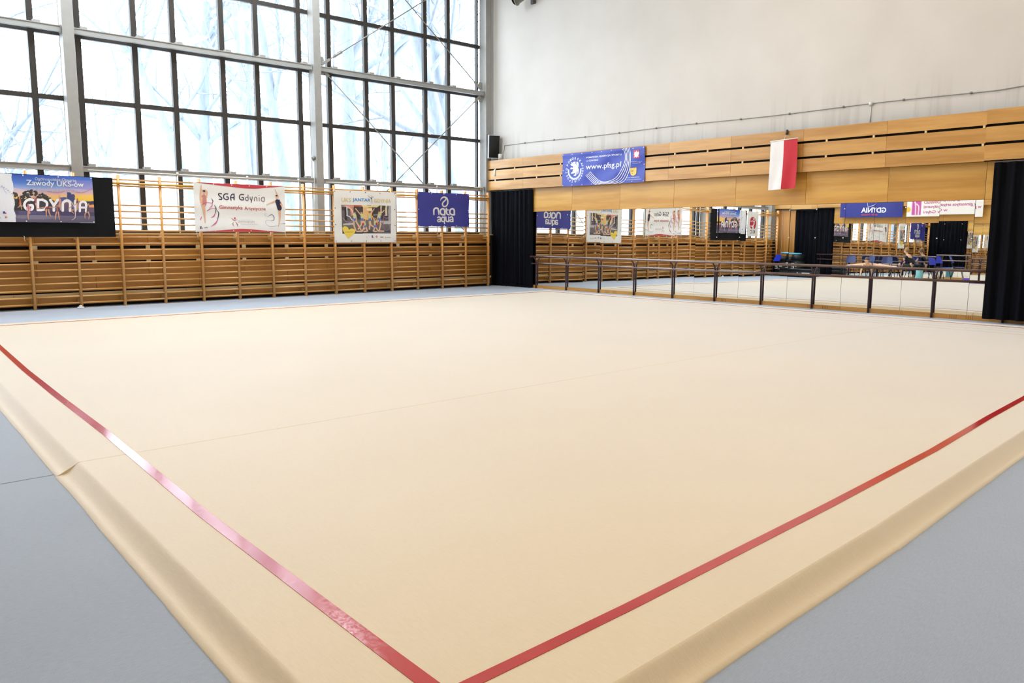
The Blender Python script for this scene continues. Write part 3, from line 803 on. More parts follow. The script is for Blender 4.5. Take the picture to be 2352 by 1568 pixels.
b.ostroke([(940, 975), (985, 1025), (1030, 1030), (1070, 1008)], [3, 14, 12, 3], (160, 50, 60)); b.odisc(1016, 985, 20, (206, 60, 66))
b.ostroke([(990, 1068), (968, 1110), (998, 1172)], [3, 16, 4], (170, 60, 66)); b.ostroke([(1030, 1065), (1060, 1110), (1082, 1176)], [3, 16, 4], (170, 60, 66))
b.otext('Stowarzyszenie', (1150, 1036), (1400, 1012), (196, 192, 192)); b.otext('Gimnastyki', (1075, 1095), (1466, 1038), (180, 176, 178)); b.otext('Artystycznej Gdynia', (1140, 1138), (1540, 1104), (204, 200, 200))
SK2 = (228, 180, 150)
b.ostroke([(318, 690), (345, 790), (360, 940), (372, 1085)], [80, 66, 40, 20], SK2)
b.ostroke([(285, 580), (282, 420), (290, 250)], [56, 42, 16], SK2); b.ostroke([(300, 370), (380, 365), (412, 420), (400, 520)], [20, 26, 34, 40], SK2)
b.ostroke([(348, 520), (355, 640), (345, 700)], [110, 96, 80], (196, 132, 120)); b.nl()
b.odisc(352, 430, 30, (222, 172, 142), 16, 1.3); b.odisc(350, 392, 30, (60, 40, 40), 14, .8); b.ostroke([(300, 540), (285, 640)], [44, 40], (232, 178, 140))
for p, w in (([(330, 665), (420, 640), (520, 655)], [22, 16, 12]), ([(525, 655), (515, 715), (460, 765)], [12, 18, 8]), ([(420, 820), (490, 780), (600, 775)], [18, 14, 8]), ([(590, 880), (560, 940), (495, 978)], [12, 24, 6]), ([(300, 950), (280, 1000), (282, 1030)], [8, 20, 5]), ([(640, 1020), (590, 1100), (490, 1172)], [14, 30, 5])):
    b.ostroke(p, w, (206, 84, 150))
for p, w in (([(505, 545), (540, 600), (525, 655)], [6, 18, 10]), ([(565, 690), (605, 770), (590, 880)], [6, 20, 12]), ([(625, 805), (665, 880), (640, 1020)], [6, 20, 14])):
    b.ostroke(p, w, (62, 62, 82))
b.ostroke([(2040, 780), (2050, 900), (2050, 1000), (2020, 1175)], [70, 56, 40, 14], SK2); b.ostroke([(2010, 510), (1965, 420), (1930, 345)], [34, 26, 12], SK2)
b.ostroke([(1960, 600), (1850, 640), (1750, 680), (1744, 705)], [40, 26, 16, 10], SK2); b.ostroke([(2060, 640), (2085, 700), (2060, 740)], [60, 56, 40], SK2)
b.nl(); b.ostroke([(1985, 610), (2010, 690), (2040, 765)], [92, 90, 108], (38, 36, 58)); b.ostroke([(2030, 590), (2055, 650)], [40, 30], (60, 56, 110))
b.odisc(1976, 530, 26, (226, 178, 148), 16, 1.25); b.odisc(1970, 488, 26, (56, 38, 36), 14, .8)
b.ostroke([(1752, 900), (1710, 880), (1700, 910), (1735, 945)], [4, 6, 6, 3], (150, 156, 172)); b.ostroke([(1760, 960), (1830, 915), (1880, 915), (1918, 970), (1905, 1030), (1840, 1045)], [3, 14, 12, 14, 12, 5], (74, 92, 136))
b.ostroke([(1840, 1045), (1740, 1035), (1715, 1080), (1770, 1150), (1860, 1172), (2010, 1150)], [4, 4, 4, 6, 10, 6], (150, 168, 186)); b.ostroke([(2050, 1115), (2185, 1102)], [4, 14], (84, 116, 176))
b.opoly([(265, 1165), (290, 1165), (290, 1222), (265, 1222)], (52, 44, 110)); b.odisc(312, 1208, 10, (170, 40, 90)); b.opoly([(350, 1194), (425, 1192), (425, 1204), (350, 1206)], (90, 88, 92))
b.build(left_map(-8.92, 1.53), 'printed_vinyl', 'wide white banner with red top and bottom edges and two gymnasts, on the wall bars', eyelets=(5, 2, .03, 'white'), cords=((.02, .0, .02, -.12), (2.09, 0, .04, -.12)))

# --- black cloth with the sunset banner pinned on it
b = Banner('black_cloth', 2.31, 1.19, 50, 26, None, (9, 10, 14), wave=lambda u, v: .007*math.sin(u*6)+.004*math.sin(v*5+u*3))
b.build(left_map(-12.86, 1.42, .040), 'printed_cloth', 'black cloth hung over the wall bars behind the sunset banner', 'cloth', back=(9, 10, 14))
qf = quad((225, 155), (1765, 225), (1830, 1105), (305, 1100), 1.39, .90)
OFF = .43
b = Banner('sunset_banner', 1.82, .90, 300, 130, None, (232, 232, 236), wave=lambda u, v: .009*math.sin(u*6)+.004*math.sin(v*5+u*3)+.006*math.sin(u*4+v*3))
P_ = qf[0]((b.U-OFF)/1.39, b.V/.90); b.X, b.Y = P_[..., 0], P_[..., 1]; b.inv = lambda x, y: (qf[1](x, y)[0]+OFF, qf[1](x, y)[1])
edge = catmull([(225, 150), (222, 260), (250, 340), (262, 460), (245, 560), (282, 680), (285, 760), (270, 850), (300, 950), (306, 1104)], 6)
PH = b.poly(edge+[(1900, 1104), (1900, 150)])
b.vgrad(PH, [(150, (52, 78, 178)), (330, (84, 128, 208)), (430, (150, 170, 220)), (500, (206, 176, 190)), (580, (240, 190, 140)), (660, (244, 200, 90)), (700, (150, 110, 110)), (760, (110, 90, 110)), (900, (88, 78, 110)), (960, (112, 104, 128)), (1104, (92, 84, 106))])
yl = b.X > 1100
b.fill(PH & b.poly([(1000, 250), (1800, 300), (1800, 470), (1250, 430)]), (150, 130, 190), .5); b.fill(PH & b.poly([(250, 420), (640, 500), (640, 640), (250, 560)]), (236, 206, 200), .5)
b.fill(PH & b.poly([(1280, 560), (1800, 560), (1800, 690), (1280, 680)]), (248, 202, 62), .6); b.fill(PH & b.line(catmull([(900, 500), (1100, 520), (1300, 470), (1550, 520), (1800, 430)]), 26), (186, 104, 140), .55)
b.fill(PH & b.poly([(1640, 690), (1830, 680), (1830, 760), (1650, 750)]), (56, 58, 84)); b.fill(PH & b.poly([(1650, 755), (1830, 750), (1830, 805), (1660, 800)]), (238, 156, 92)); b.fill(PH & b.poly([(1650, 805), (1840, 808), (1840, 900), (1650, 890)]), (110, 86, 108))
rr = random.Random(2)
for _ in range(150):
    x = rr.uniform(250, 1000); top = np.interp(x, [250, 400, 480, 600, 740, 860, 1000], [490, 560, 500, 480, 520, 570, 640]); y = rr.uniform(top, 800)
    b.fill(PH & b.ell(x, y, rr.uniform(15, 40), rr.uniform(14, 34)), (52+rr.randint(-10, 14), 54+rr.randint(-8, 10), 54+rr.randint(-8, 16)))
b.fill(PH & b.poly([(280, 640), (520, 640), (520, 880), (280, 880)]), (50, 48, 52)); b.fill(PH & b.poly([(500, 700), (900, 700), (900, 870), (500, 870)]), (64, 62, 76))
b.fill(PH & b.poly([(1260, 505), (1340, 520), (1345, 690), (1268, 690)]), (62, 72, 122)); b.fill(PH & b.poly([(1340, 545), (1400, 545), (1418, 580), (1420, 700), (1345, 700)]), (68, 74, 118)); b.fill(PH & b.poly([(1130, 610), (1255, 605), (1255, 690), (1120, 690)]), (84, 90, 142))
b.fill(PH & b.poly([(280, 868), (1840, 900), (1840, 975), (280, 950)]), (76, 68, 104)); b.fill(PH & b.poly([(360, 880), (840, 890), (840, 945), (360, 935)]), (98, 92, 134), .6)
b.fill(PH & (b.ell(700, 1000, 420, 40)), (140, 134, 156), .5)
b.nl()
WL = (240, 240, 244)
b.otext('Ogólnopolskie Otwarte', (655, 296), (1436, 254), (206, 212, 226), .004)
b.otext('Zawody UKS-ów', (500, 404), (1590, 312), (232, 234, 238), .014)
b.otext('w gimnastyce artystycznej', (620, 498), (1534, 452), (206, 196, 220), .002)
b.nl()
W2 = (246, 242, 246)
b.ostroke([(625, 665), (560, 650), (490, 690), (462, 760), (490, 830), (550, 856), (610, 840), (612, 770), (560, 768)], 50, W2)
b.ostroke([(715, 655), (715, 858)], 52, W2, False); b.ostroke([(715, 660), (800, 662), (872, 700), (885, 760), (860, 830), (790, 858), (715, 858)], 48, W2)
b.ostroke([(945, 660), (1015, 770)], 50, W2, False); b.ostroke([(1085, 660), (1015, 770), (1015, 868)], 50, W2, False)
b.ostroke([(1185, 868), (1185, 730), (1215, 690), (1262, 676), (1308, 692), (1325, 740), (1325, 868)], 50, W2)
b.ostroke([(1425, 680), (1430, 870)], 50, W2, False)
b.ostroke([(1520, 876), (1520, 745), (1545, 705), (1590, 692), (1630, 712), (1645, 760), (1645, 880)], 46, W2); b.ostroke([(1520, 805), (1645, 808)], 40, W2, False)
b.nl(); b.nl()
KS = (214, 158, 130)
def kid(head, body, suit, legs, arms):
    for l in legs: b.ostroke(l, [26, 22, 12], KS)
    for a in arms: b.ostroke(a, [16, 12], KS, False)
    b.ostroke(body, [34, 38, 30], suit); b.odisc(head[0], head[1], 15, (196, 146, 120), 12, 1.2)
kid((532, 755), [(535, 780), (540, 830), (545, 890)], (206, 110, 140), [[(535, 890), (530, 970), (545, 1050)], [(555, 890), (565, 920), (550, 940)]], [[(520, 790), (500, 850)], [(560, 790), (575, 870)]])
kid((675, 610), [(675, 640), (672, 680), (668, 720)], (150, 90, 100), [[(668, 720), (690, 790), (690, 860)], [(660, 640), (640, 590), (632, 540)]], [[(655, 640), (610, 600)]])
kid((860, 868), [(860, 840), (885, 810), (915, 800)], (160, 70, 70), [[(880, 850), (870, 920), (880, 985)], [(915, 850), (930, 920), (960, 985)]], [[(700, 830), (850, 800)], [(930, 800), (1060, 805)]])
kid((1075, 775), [(1075, 800), (1080, 850), (1085, 900)], (150, 100, 110), [[(1065, 900), (1050, 970), (1040, 1045)], [(1100, 900), (1110, 970), (1120, 1045)]], [[(1120, 640), (1130, 760)], [(1130, 760), (1110, 800)]])
kid((1120, 620), [(1125, 650), (1130, 690), (1130, 730)], (196, 140, 180), [[(1130, 730), (1135, 800), (1140, 860)], [(1120, 730), (1110, 760), (1100, 790)]], [[(1120, 640), (1115, 580)], [(1140, 650), (1150, 700)]])
kid((1355, 745), [(1370, 770), (1390, 810), (1400, 850)], (120, 110, 150), [[(1400, 850), (1430, 900), (1430, 1010)], [(1390, 850), (1350, 870), (1400, 920)]], [[(1360, 780), (1295, 830)], [(1380, 790), (1430, 740)]])
b.ostroke([(1200, 660), (1280, 650), (1340, 690), (1410, 800), (1430, 900), (1420, 1010), (1360, 1050)], [4, 8, 8, 8, 8, 8, 4], (236, 238, 246))
kid((1468, 640), [(1468, 665), (1465, 700), (1462, 730)], (110, 80, 90), [[(1462, 730), (1465, 800), (1462, 850)], [(1470, 730), (1475, 790), (1470, 850)]], [[(1455, 670), (1440, 720)], [(1480, 670), (1490, 720)]])
kid((1690, 745), [(1685, 780), (1680, 830), (1670, 890)], (90, 84, 90), [[(1665, 890), (1625, 930), (1625, 1015)], [(1685, 890), (1710, 950), (1700, 1025)]], [[(1670, 770), (1700, 730)], [(1700, 780), (1660, 820)]])
kid((375, 780), [(375, 740), (385, 690), (375, 650)], (196, 96, 60), [[(385, 700), (370, 630), (385, 560)], [(390, 720), (400, 780), (440, 780)]], [[(380, 790), (340, 810)], [(400, 790), (410, 850)]])
b.nl()
for i, ch in enumerate('GDYNIA'):
    a = -.66-.06*i; b.oglyph(ch, .255+.030*i, .665-.026*i, a, .034, (70, 76, 120), .01)
b.ostroke([(18-0, 410), (70, 430), (100, 490), (130, 540)], 6, (120, 150, 214)); 
b.opoly([(75, 890), (110, 890), (108, 935), (75, 935)], (60, 48, 140)); b.odisc(122, 925, 12, (200, 50, 70)); b.odisc(130, 1005, 20, (196, 80, 90)); b.odisc(134, 1002, 9, (232, 232, 236)); b.opoly([(0, 1010), (40, 1016), (40, 1026), (0, 1020)], (140, 140, 150))
b.build(left_map(-12.75, 1.70, .062), 'printed_vinyl', 'sunset city photo banner with giant white letters, pinned on the black cloth', eyelets=(3, 1, .02, 'white'), cords=((.55, -.26, .01, -.10),))

# --- narrow banner with red oval (seen reflected)
b = Banner('red_oval_banner', .82, .98, 40, 48, quad((800, 365), (330, 365), (290, 1220), (740, 1220), .82, .98), (236, 233, 226), wave=lambda u, v: .006*math.sin(u*8))
b.fill(b.ell(545, 770, 128, 220), (186, 52, 66)); b.nl()
b.ostroke([(430, 700), (560, 690), (590, 730), (570, 820), (510, 870), (430, 860)], [14, 26, 34, 34, 30, 24], (240, 238, 234)); b.ostroke([(590, 710), (655, 650)], [22, 10], (240, 238, 234)); b.odisc(582, 620, 26, (240, 238, 234), 14, 1.6)
b.ostroke([(540, 860), (545, 980)], [44, 60], (240, 238, 234)); b.otext('KC', (615, 1125), (425, 1005), (60, 56, 62), .01)
b.build(left_map(-13.73, 1.62, .040), 'printed_vinyl', 'narrow white banner with red oval figure, hung past the sunset banner')

# --- blue federation banner on the fascia
q = quad((225, 455), (2165, 255), (2145, 1095), (215, 1225), 2.76, .845)
def pw(u, v):
    return .010*math.sin((u*1.9+v*2.4)*3.0)+.012*math.exp(-((u-1.5-.9*(.84-v))**2)/.03)+.010*math.sin((u-v*1.8)*5.5)*min(1, u/1.2)+.010*math.exp(-((v-.80)/.05)**2)
b = Banner('federation_banner', 2.76, .845, 120, 40, q, (58, 72, 172), wave=pw)
W3 = (238, 240, 246)
cxp, cyp = 530, 825
cu, cv = q[1](cxp, cyp)
def arc_text(txt, a0, a1, R, size):
    n = len(txt)
    for i, ch in enumerate(txt):
        if ch == ' ': continue
        a = math.radians(a0+(a1-a0)*i/(n-1)); b.oglyph(ch, cu+R*math.cos(a), cv+R*math.sin(a), a-PI/2, size, W3, .012)
arc_text('POMORSKA', 152, 30, .300, .088); arc_text('FEDERACJA', 17, -84, .300, .080); arc_text('SPORTU', -104, -188, .300, .082)
ring = [(cu+r_*math.cos(math.radians(a)), cv+r_*math.sin(math.radians(a))) for r_, rg in ((.252, range(172, 369, 7)), (.200, range(368, 171, -7))) for a in rg]
b.opoly(ring, (200, 206, 230), uv=True); b.nl()
grif = [(455, 640), (440, 610), (465, 615), (480, 640), (500, 610), (530, 600), (575, 602), (560, 640), (575, 680), (590, 605), (635, 600), (650, 650), (640, 740), (612, 800), (640, 770), (650, 830), (630, 920), (600, 940), (612, 880), (600, 850), (585, 900), (575, 960), (560, 985), (505, 985), (500, 960), (535, 950), (540, 905), (500, 920), (430, 930), (425, 900), (465, 880), (470, 840), (495, 810), (455, 800), (415, 815), (405, 785), (430, 750), (455, 770), (490, 755), (480, 715), (455, 720), (425, 700), (415, 660), (440, 670)]
b.opoly([(532+(x-532)*.90, 800+(y-800)*.86) for x, y in grif], W3); b.nl()
BL_ = (58, 72, 172)
for pts, w in (([(572, 735), (588, 690), (596, 640)], [3, 9, 5]), ([(596, 760), (612, 715)], 4), ([(604, 790), (626, 770)], 4), ([(600, 820), (628, 815)], 4), ([(520, 690), (536, 676)], 7), ([(500, 668), (530, 662)], 5), ([(545, 880), (552, 925), (548, 950)], [3, 9, 5]), ([(505, 870), (530, 850)], 5), ([(592, 850), (580, 905)], 6)):
    b.ostroke(pts, w, BL_)
for k in range(5):
    d = k*.036
    pts = [(1690+k*34, 300), (1722+k*31, 480), (1718+k*31, 640), (1640+k*44, 850), (1500+k*48+0, 1010+k*18), (1330+k*14, 1095+k*22-6), (1180-k*14, 1085+k*24), (1060-k*24, 1010+k*24), (930-k*28, 860+k*22)]
    b.ostroke([p for p in catmull(pts, 5) if p[1] < 1205-(p[0]-900)*.045], 12, W3, False)
b.nl()
b.otext('POMORSKA FEDERACJA SPORTU', (822, 557), (1640, 430), W3, .012); b.otext('w GDAŃSKU', (822, 624), (1112, 546), W3, .012)
b.otext('www.pfsg.pl', (822, 846), (1648, 612), W3, .008)
b.opoly([(1915, 355), (2052, 340), (2050, 532), (1915, 540)], (196, 60, 78)); b.nl()
b.opoly([(1985, 365), (2000, 400), (2040, 380), (2045, 430), (2020, 480), (2035, 510), (2000, 495), (1985, 528), (1965, 500), (1928, 518), (1945, 480), (1922, 440), (1922, 385), (1962, 405)], W3)
b.opoly([(1842, 772), (1972, 756), (1972, 880), (1955, 925), (1908, 950), (1862, 935), (1842, 890)], (236, 196, 90)); b.nl()
for pts, w in (([(1885, 800), (1902, 825), (1912, 860), (1908, 900)], [12, 20, 30, 12]), ([(1915, 840), (1925, 800), (1950, 785), (1955, 830), (1930, 868)], [16, 14, 10, 20, 10]), ([(1898, 845), (1870, 850), (1856, 835)], [12, 8, 5]), ([(1900, 880), (1885, 905), (1878, 895)], [12, 8, 5]), ([(1925, 875), (1938, 905), (1925, 915)], [12, 8, 5]), ([(1890, 828), (1862, 815)], [10, 5])):
    b.ostroke(pts, w, (60, 56, 60))
b.otext('Ministerstwo Sportu', (1855, 638), (2098, 596), W3); b.otext('i Turystyki RP', (1890, 672), (2062, 634), W3)
b.otext('URZĄD MARSZAŁKOWSKI', (1775, 1012), (2045, 966), W3); b.otext('WOJEWÓDZTWA POMORSKIEGO', (1735, 1064), (2090, 1012), W3)
b.build(right_map(2.61, 2.752, -.142), 'printed_vinyl', 'long blue sports federation banner with white griffin crest and curved lines, on the fascia', eyelets=(8, 2, .03, 'white'), back=(58, 72, 172))

# --- two banners on the far wall, seen only in the mirrors
b = Banner('blue_city_banner', 2.45, .75, 50, 16, None, (44, 48, 132), wave=lambda u, v: .008*math.sin(u*5))
b.otext('GDYNIA', (.62, .18), (1.62, .38), (240, 242, 246), .03, uv=True); b.otext('moje miasto', (.95, .05), (1.60, .15), (206, 70, 60), .01, uv=True)
b.ostroke([(1.36, .40), (1.40, .58), (1.22, .66), (1.00, .66), (1.05, .50), (1.20, .44), (1.36, .40)], .014, (236, 238, 246), False)
b.build(opp_map(4.72, 2.36, opp(-.140)), 'printed_vinyl', 'dark blue banner with white city name on the far fascia, seen reflected', back=(44, 48, 132))
b = Banner('pink_figure_banner', 2.50, .75, 60, 20, None, (238, 234, 230), wave=lambda u, v: .008*math.sin(u*5+1))
b.fill((b.U > 1.78) & (b.U < 2.10) & (b.V > .07), (196, 84, 160)); b.nl()
b.ostroke([(2.05, .66), (1.98, .44), (1.96, .08)], .05, (236, 200, 216)); b.ostroke([(1.86, .08), (1.86, .36), (1.94, .46)], .05, (236, 200, 216))
b.odisc(2.24, .26, .10, (236, 190, 70))
b.otext('SPORTOWEGO', (.66, .46), (1.68, .57), (200, 96, 130), .02, uv=True); b.otext('w gimnastyce artystycznej', (.06, .27), (1.68, .41), (190, 80, 150), .012, uv=True); b.otext('w Gdyni', (1.05, .08), (1.68, .22), (190, 80, 150), .012, uv=True)
b.build(opp_map(7.36, 2.36, opp(-.140)), 'printed_vinyl', 'white banner with pink figure panel on the far fascia, seen reflected')
# ------------------------------------------------------------------ flag
t = empty('flag', (9.045, -.25, 3.44), 'white and red flag hanging from a short rod on the fascia', 'flag')
def fw(u, v, o=0):
    s = u-.5
    return (s*.60+.012*math.sin(v*4)*v, -.018*math.sin(u*11+v*3)*v-.02*v*math.sin(5*u)+o, -.02+.035*s*.6-.985*v)
for nm, a, bb, c in (('white_half', 0, .5, (232, 230, 232)), ('red_half', .5, 1, (196, 44, 58))):
    M['f'+nm] = plain('flag_'+nm, c, .75, var=.03)
    m = MB(); m.grid(lambda u, v: fw(a+(bb-a)*u, v), 12, 24); m.grid(lambda u, v: fw(a+(bb-a)*u, v, .003), 12, 24, flip=True)
    m.build(nm, M['f'+nm], t)
MB().tube([(-.31, 0, -.012-.012), (.31, 0, .012-.012)], .012, 8).build('rod', M['white'], t)
m = MB().tube([(0, .01, 0), (0, .06, .12)], .003, 6); m.build('cord', M['white'], t)
tag(MB().rbox((9.025, -.165, 3.54), (9.065, -.122, 3.64), .008).tube([(9.045, -.165, 3.58), (9.045, -.20, 3.56), (9.045, -.20, 3.53)], .006, 6).build('hook', M['darkgrey']), 'small dark metal hook on top of the fascia above the flag', 'hook')

# ------------------------------------------------------------------ loudspeaker, floodlight, small fittings
t = empty('loudspeaker', (-.28, -.10, 3.66), 'black fronted loudspeaker in the corner above the wood fascia', 'speaker')
R = Matrix.Translation((0, 0, .02)) @ Matrix.Rotation(math.radians(66), 4, 'Z') @ Matrix.Rotation(math.radians(5), 4, 'X')
m = MB()
m.prism([(-.165, -.14), (.165, -.14), (.115, .13), (-.115, .13)], 0, .66)
m.v = [tuple(R @ Vector(p)) for p in m.v]; m.build('cabinet', M['spk_body'], t)
MB().rbox((-.155, -.152, .02), (.155, -.141, .64), .008, mat=R).build('grille', M['spk_grille'], t)
MB().tube([(0, .06, .30), (.03, .17, .30)], .02, 8).rbox((-.03, .165, .22), (.09, .195, .38), .006).build('wall_bracket', M['darkgrey'], t)
t = empty('floodlight', (1.2, -.30, 7.9), 'grey cylindrical floodlight high on the white wall, cut by the top edge', 'lamp')
RF = Matrix.Rotation(math.radians(-14), 4, 'Y')
a = [RF @ Vector(p) for p in ((-.30, -.02, -.05), (-.26, 0, -.05), (-.25, 0, -.05), (.34, .0, -.05), (.36, .0, -.05))]
MB().tube(a, [.145, .150, .12, .12, .09], 20).build('body', M['midgrey'], t)
MB().tube([RF @ Vector((-.31, -.02, -.05)), RF @ Vector((-.302, -.02, -.05))], .13, 20).build('lens', M['spk_grille'], t)
MB().rbox((-.03, -.02, -.08), (.05, .40, -.03), .01).rbox((-.08, .36, -.2), (.10, .40, .16), .008).build('mount', M['darkgrey'], t)
tag(MB().rbox((-.19, -.145, 3.17), (-.12, -.119, 3.355), .012).build('sensor', M['white']), 'small white plastic sensor on the left end of the fascia', 'sensor')
t = empty('wall_cable', (6, .09, 4.0), 'thin grey cable clipped along the white wall above the fascia', 'cable')
o3 = Vector((6, .09, 4.0))
pts = [(-.06, .05, 3.64), (-.06, .05, 3.80), (.02, .088, 3.92), (.03, .088, 4.04)]+[(x, .088, 4.035-.004*x+.012*math.sin(x*1.3)) for x in [.2+.6*i for i in range(22)]]+[(14.5, .088, 4.07)]
MB().tube([Vector(p)-o3 for p in pts], .008, 6).build('cable_run', M['steel'], t)
m = MB()
for x in [.9+1.15*i for i in range(12)]: m.rbox((x-6-.02, -.02, .015-.004*x+.012*math.sin(x*1.3)), (x-6+.02, .008, .055-.004*x+.012*math.sin(x*1.3)), .004)
m.build('clips', M['midgrey'], t)
MB().tube([Vector((10.64, .088, 4.0))-o3, Vector((10.64, .088, 3.62))-o3], .011, 6).rbox((10.64-6-.035, -.03, .0-.04), (10.64-6+.035, .008, .03), .006).build('branch', M['conduit'], t)
MB().rbox((-.09-6, -.055-.09, 3.62-4.0), (-.03-6, -.01, 3.80-4.0), .006).build('junction_box', M['white'], t)
tag(MB().rbox((.04, -11.36, 0), (.10, -11.24, .03), .006).rbox((.045, -11.33, .03), (.09, -11.27, .055), .006).build('power_adapter', M['white']), 'small white adapter lying on the grey floor by the wall bars', 'adapter')
t = empty('switch_box', (-.53, -5.69, 3.3), 'grey socket box with two hanging cables on the middle steel column', 'socket')
MB().rbox((-.06, -.05, .0), (.03, .015, .10), .012).rbox((-.05, -.07, .045), (.0, -.045, .08), .006).build('box', M['midgrey'], t)
m = MB().tube([(-.03, -.015, .0), (-.03, -.012, -.6), (-.035, -.012, -1.75)], .014, 8); m.tube([(.0, -.015, .0), (.008, -.02, -.5), (-.005, -.012, -.9), (0, -.012, -1.75)], .010, 8); m.build('cables', M['conduit'], t)
t = empty('corner_pipes', (-.50, -.30, 1.5), 'white vertical pipes in the corner beside the last wall bars', 'pipe')
m = MB()
for dx, dy, zt, r in ((-.05, -.05, 1.55, .022), (-.10, .03, 1.28, .016), (-.02, .05, 1.28, .014)): m.tube([(dx, dy, 0), (dx, dy, zt)], r, 10); 
m.tube([(-.02, .05, 1.28), (-.02, .045, 1.33), (-.02, .0, 1.345), (-.02, -.3, 1.345)], .014, 10)
m.build('pipes', M['conduit'], t)
for ya, yb, drops, lab in ((-.35, -5.40, (-1.95, -3.88), 'white conduit along the lower girt in the corner window bay'), (-5.75, -10.85, (-6.15, -7.45, -9.05), 'white conduit along the lower girt in the middle window bay')):
    t = empty('window_conduit', (-.505, (ya+yb)/2, 2.78), lab, 'conduit'); c = (ya+yb)/2
    MB().tube([(0, ya-c, 0), (0, yb-c, 0)], .013, 8).build('run', M['conduit'], t)
    for y in drops: MB().rbox((-.012, y-c-.025, -.02), (.02, y-c+.025, .05), .005).tube([(0, y-c, 0), (0, y-c, -1.27)], .016, 8).build('drop', M['conduit'], t)

# diagonal tie rods in the corner bay
def rod(a, b, label, tb=None):
    A, B = Vector(a), Vector(b); c = (A+B)/2; d = (B-A).normalized()
    t = empty('tie_rod', c, label, 'rod', 'diagonal tie rods crossing the corner bay')
    MB().tube([A-c+d*.30, B-c-d*.30], .014, 8).build('rod', M['midgrey'], t)
    w = Vector((1, 0, 0)); n = d.cross(w)
    for P, s in ((A, 1), (B, -1)):
        m = MB(); e = P-c; q = d*s; nn = n
        for o in (-.016, .010):
            base = [e+q*.06+nn*.035, e+q*.34+nn*.03, e+q*.34-nn*.03, e+q*.06-nn*.035]
            k = len(m.v); m.v += [tuple(p+w*o) for p in base]+[tuple(p+w*(o+.006)) for p in base]
            m.face((k, k+1, k+2, k+3)); m.face((k+7, k+6, k+5, k+4))
            for i in range(4): m.face((k+i, k+(i+1) % 4, k+4+(i+1) % 4, k+4+i))
        m.build('clevis', M['steelwarm'], t)
        sy = 1 if q.y > 0 else -1; sz = 1 if q.z > 0 else -1
        m = MB().prism([(e.y-.02*sy, e.z), (e.y+.13*sy, e.z+.14*sz), (e.y+.10*sy, e.z+.22*sz), (e.y-.02*sy, e.z+.22*sz)], -.004, .004, 'x')
        m.build('gusset_plate', M['steelwarm'], t)
    if tb:
        p = A-c+d*tb; m = MB()
        for o in (-.032, .022): m.tube([p+n*o-d*.13, p+n*o+d*.13], .011, 8)
        for o in (-.13, .13): m.tube([p+n*-.04+d*o, p+n*.03+d*o], .018, 8)
        m.build('turnbuckle', M['steelwarm'], t)
XR = -.60
rod((XR, -5.44, 5.60), (XR, -.24, 9.05), 'tie rod rising from the middle column, with a turnbuckle near its foot', .62)
rod((XR, -5.44, 5.60), (XR, -.24, 1.02), 'tie rod falling from the middle column towards the corner')
rod((XR, -.24, 5.62), (XR, -5.44, 9.60), 'tie rod rising left from the corner column')
rod((XR, -.24, 5.50), (XR, -5.44, .98), 'tie rod falling left from the corner column')

# ------------------------------------------------------------------ things standing at the far wall (seen in the mirrors)
def crate(x0, x1, y0, y1, h, label, letter, z=0.):
    cx, cy = (x0+x1)/2, (y0+y1)/2; t = empty('equipment_crate', (cx, cy, z), label, 'crate', 'black equipment crates in the far corner')
    a, b = (x1-x0)/2, (y1-y0)/2
    MB().rbox((-a, -b, 0), (a, b, h*.72), .02).build('body', M['crate'], t)
    MB().rbox((-a, -b, h*.725), (a, b, h), .02).build('lid', M['crate'], t)
    MB().box((-a-.003, b+.001, h*.70), (a+.003, b+.006, h*.735)).build('edge_band', M['crate_trim'], t)
    m = MB(); V, F = text_geo(letter, .02); lo = V.min(0); u, v, sc = a*1.1, h*.35, h*.26/(V.max(0)[1]-V.min(0)[1])
    m.v += [(a-(u+(q[0]-lo[0])*sc), b+.008, v+(q[1]-lo[1])*sc) for q in V]
    for f in F: m.face(f)
    for u0, v0, w_, h_ in ((.35, .46, .5, .10), (.30, .33, .62, .05)): m.box((a-a*u0-a*w_, b+.002, h*v0), (a-a*u0, b+.008, h*(v0+h_)))
    m.build('lettering', M['white'], t, fix=False)
crate(.06, .58, -15.55, -15.0, .80, 'black crate in the far corner with white letter, beside the wall bars', 'E')
crate(.62, .92, -15.6, -15.05, .90, 'tall black crate under the cyan mat in the far corner', 'E')
crate(.62, 1.95, -14.95, -14.55, .34, 'low long black crate on the floor before the far curtain', 'S')
tag(MB().rbox((.34, -15.5, .905), (.84, -15.1, .965), .02).build('foam_mat', M['cyan']), 'cyan foam mat lying on the tall black crate, seen reflected', 'mat')
tag(MB().tube([(6.05, -14.75, 0), (6.05, -14.75, .02), (6.05, -14.75, .40), (6.05, -14.75, .42)], [.115, .12, .12, .11], 24).build('foam_roller', M['teal']), 'pale teal foam roller standing on the grey floor, seen reflected', 'roller')
tag(MB().rbox((7.1, -15.5, 0), (7.75, -15.3, .10), .02).build('foam_block', M['purple']), 'flat purple foam block on the floor by the far mirrors', 'block')

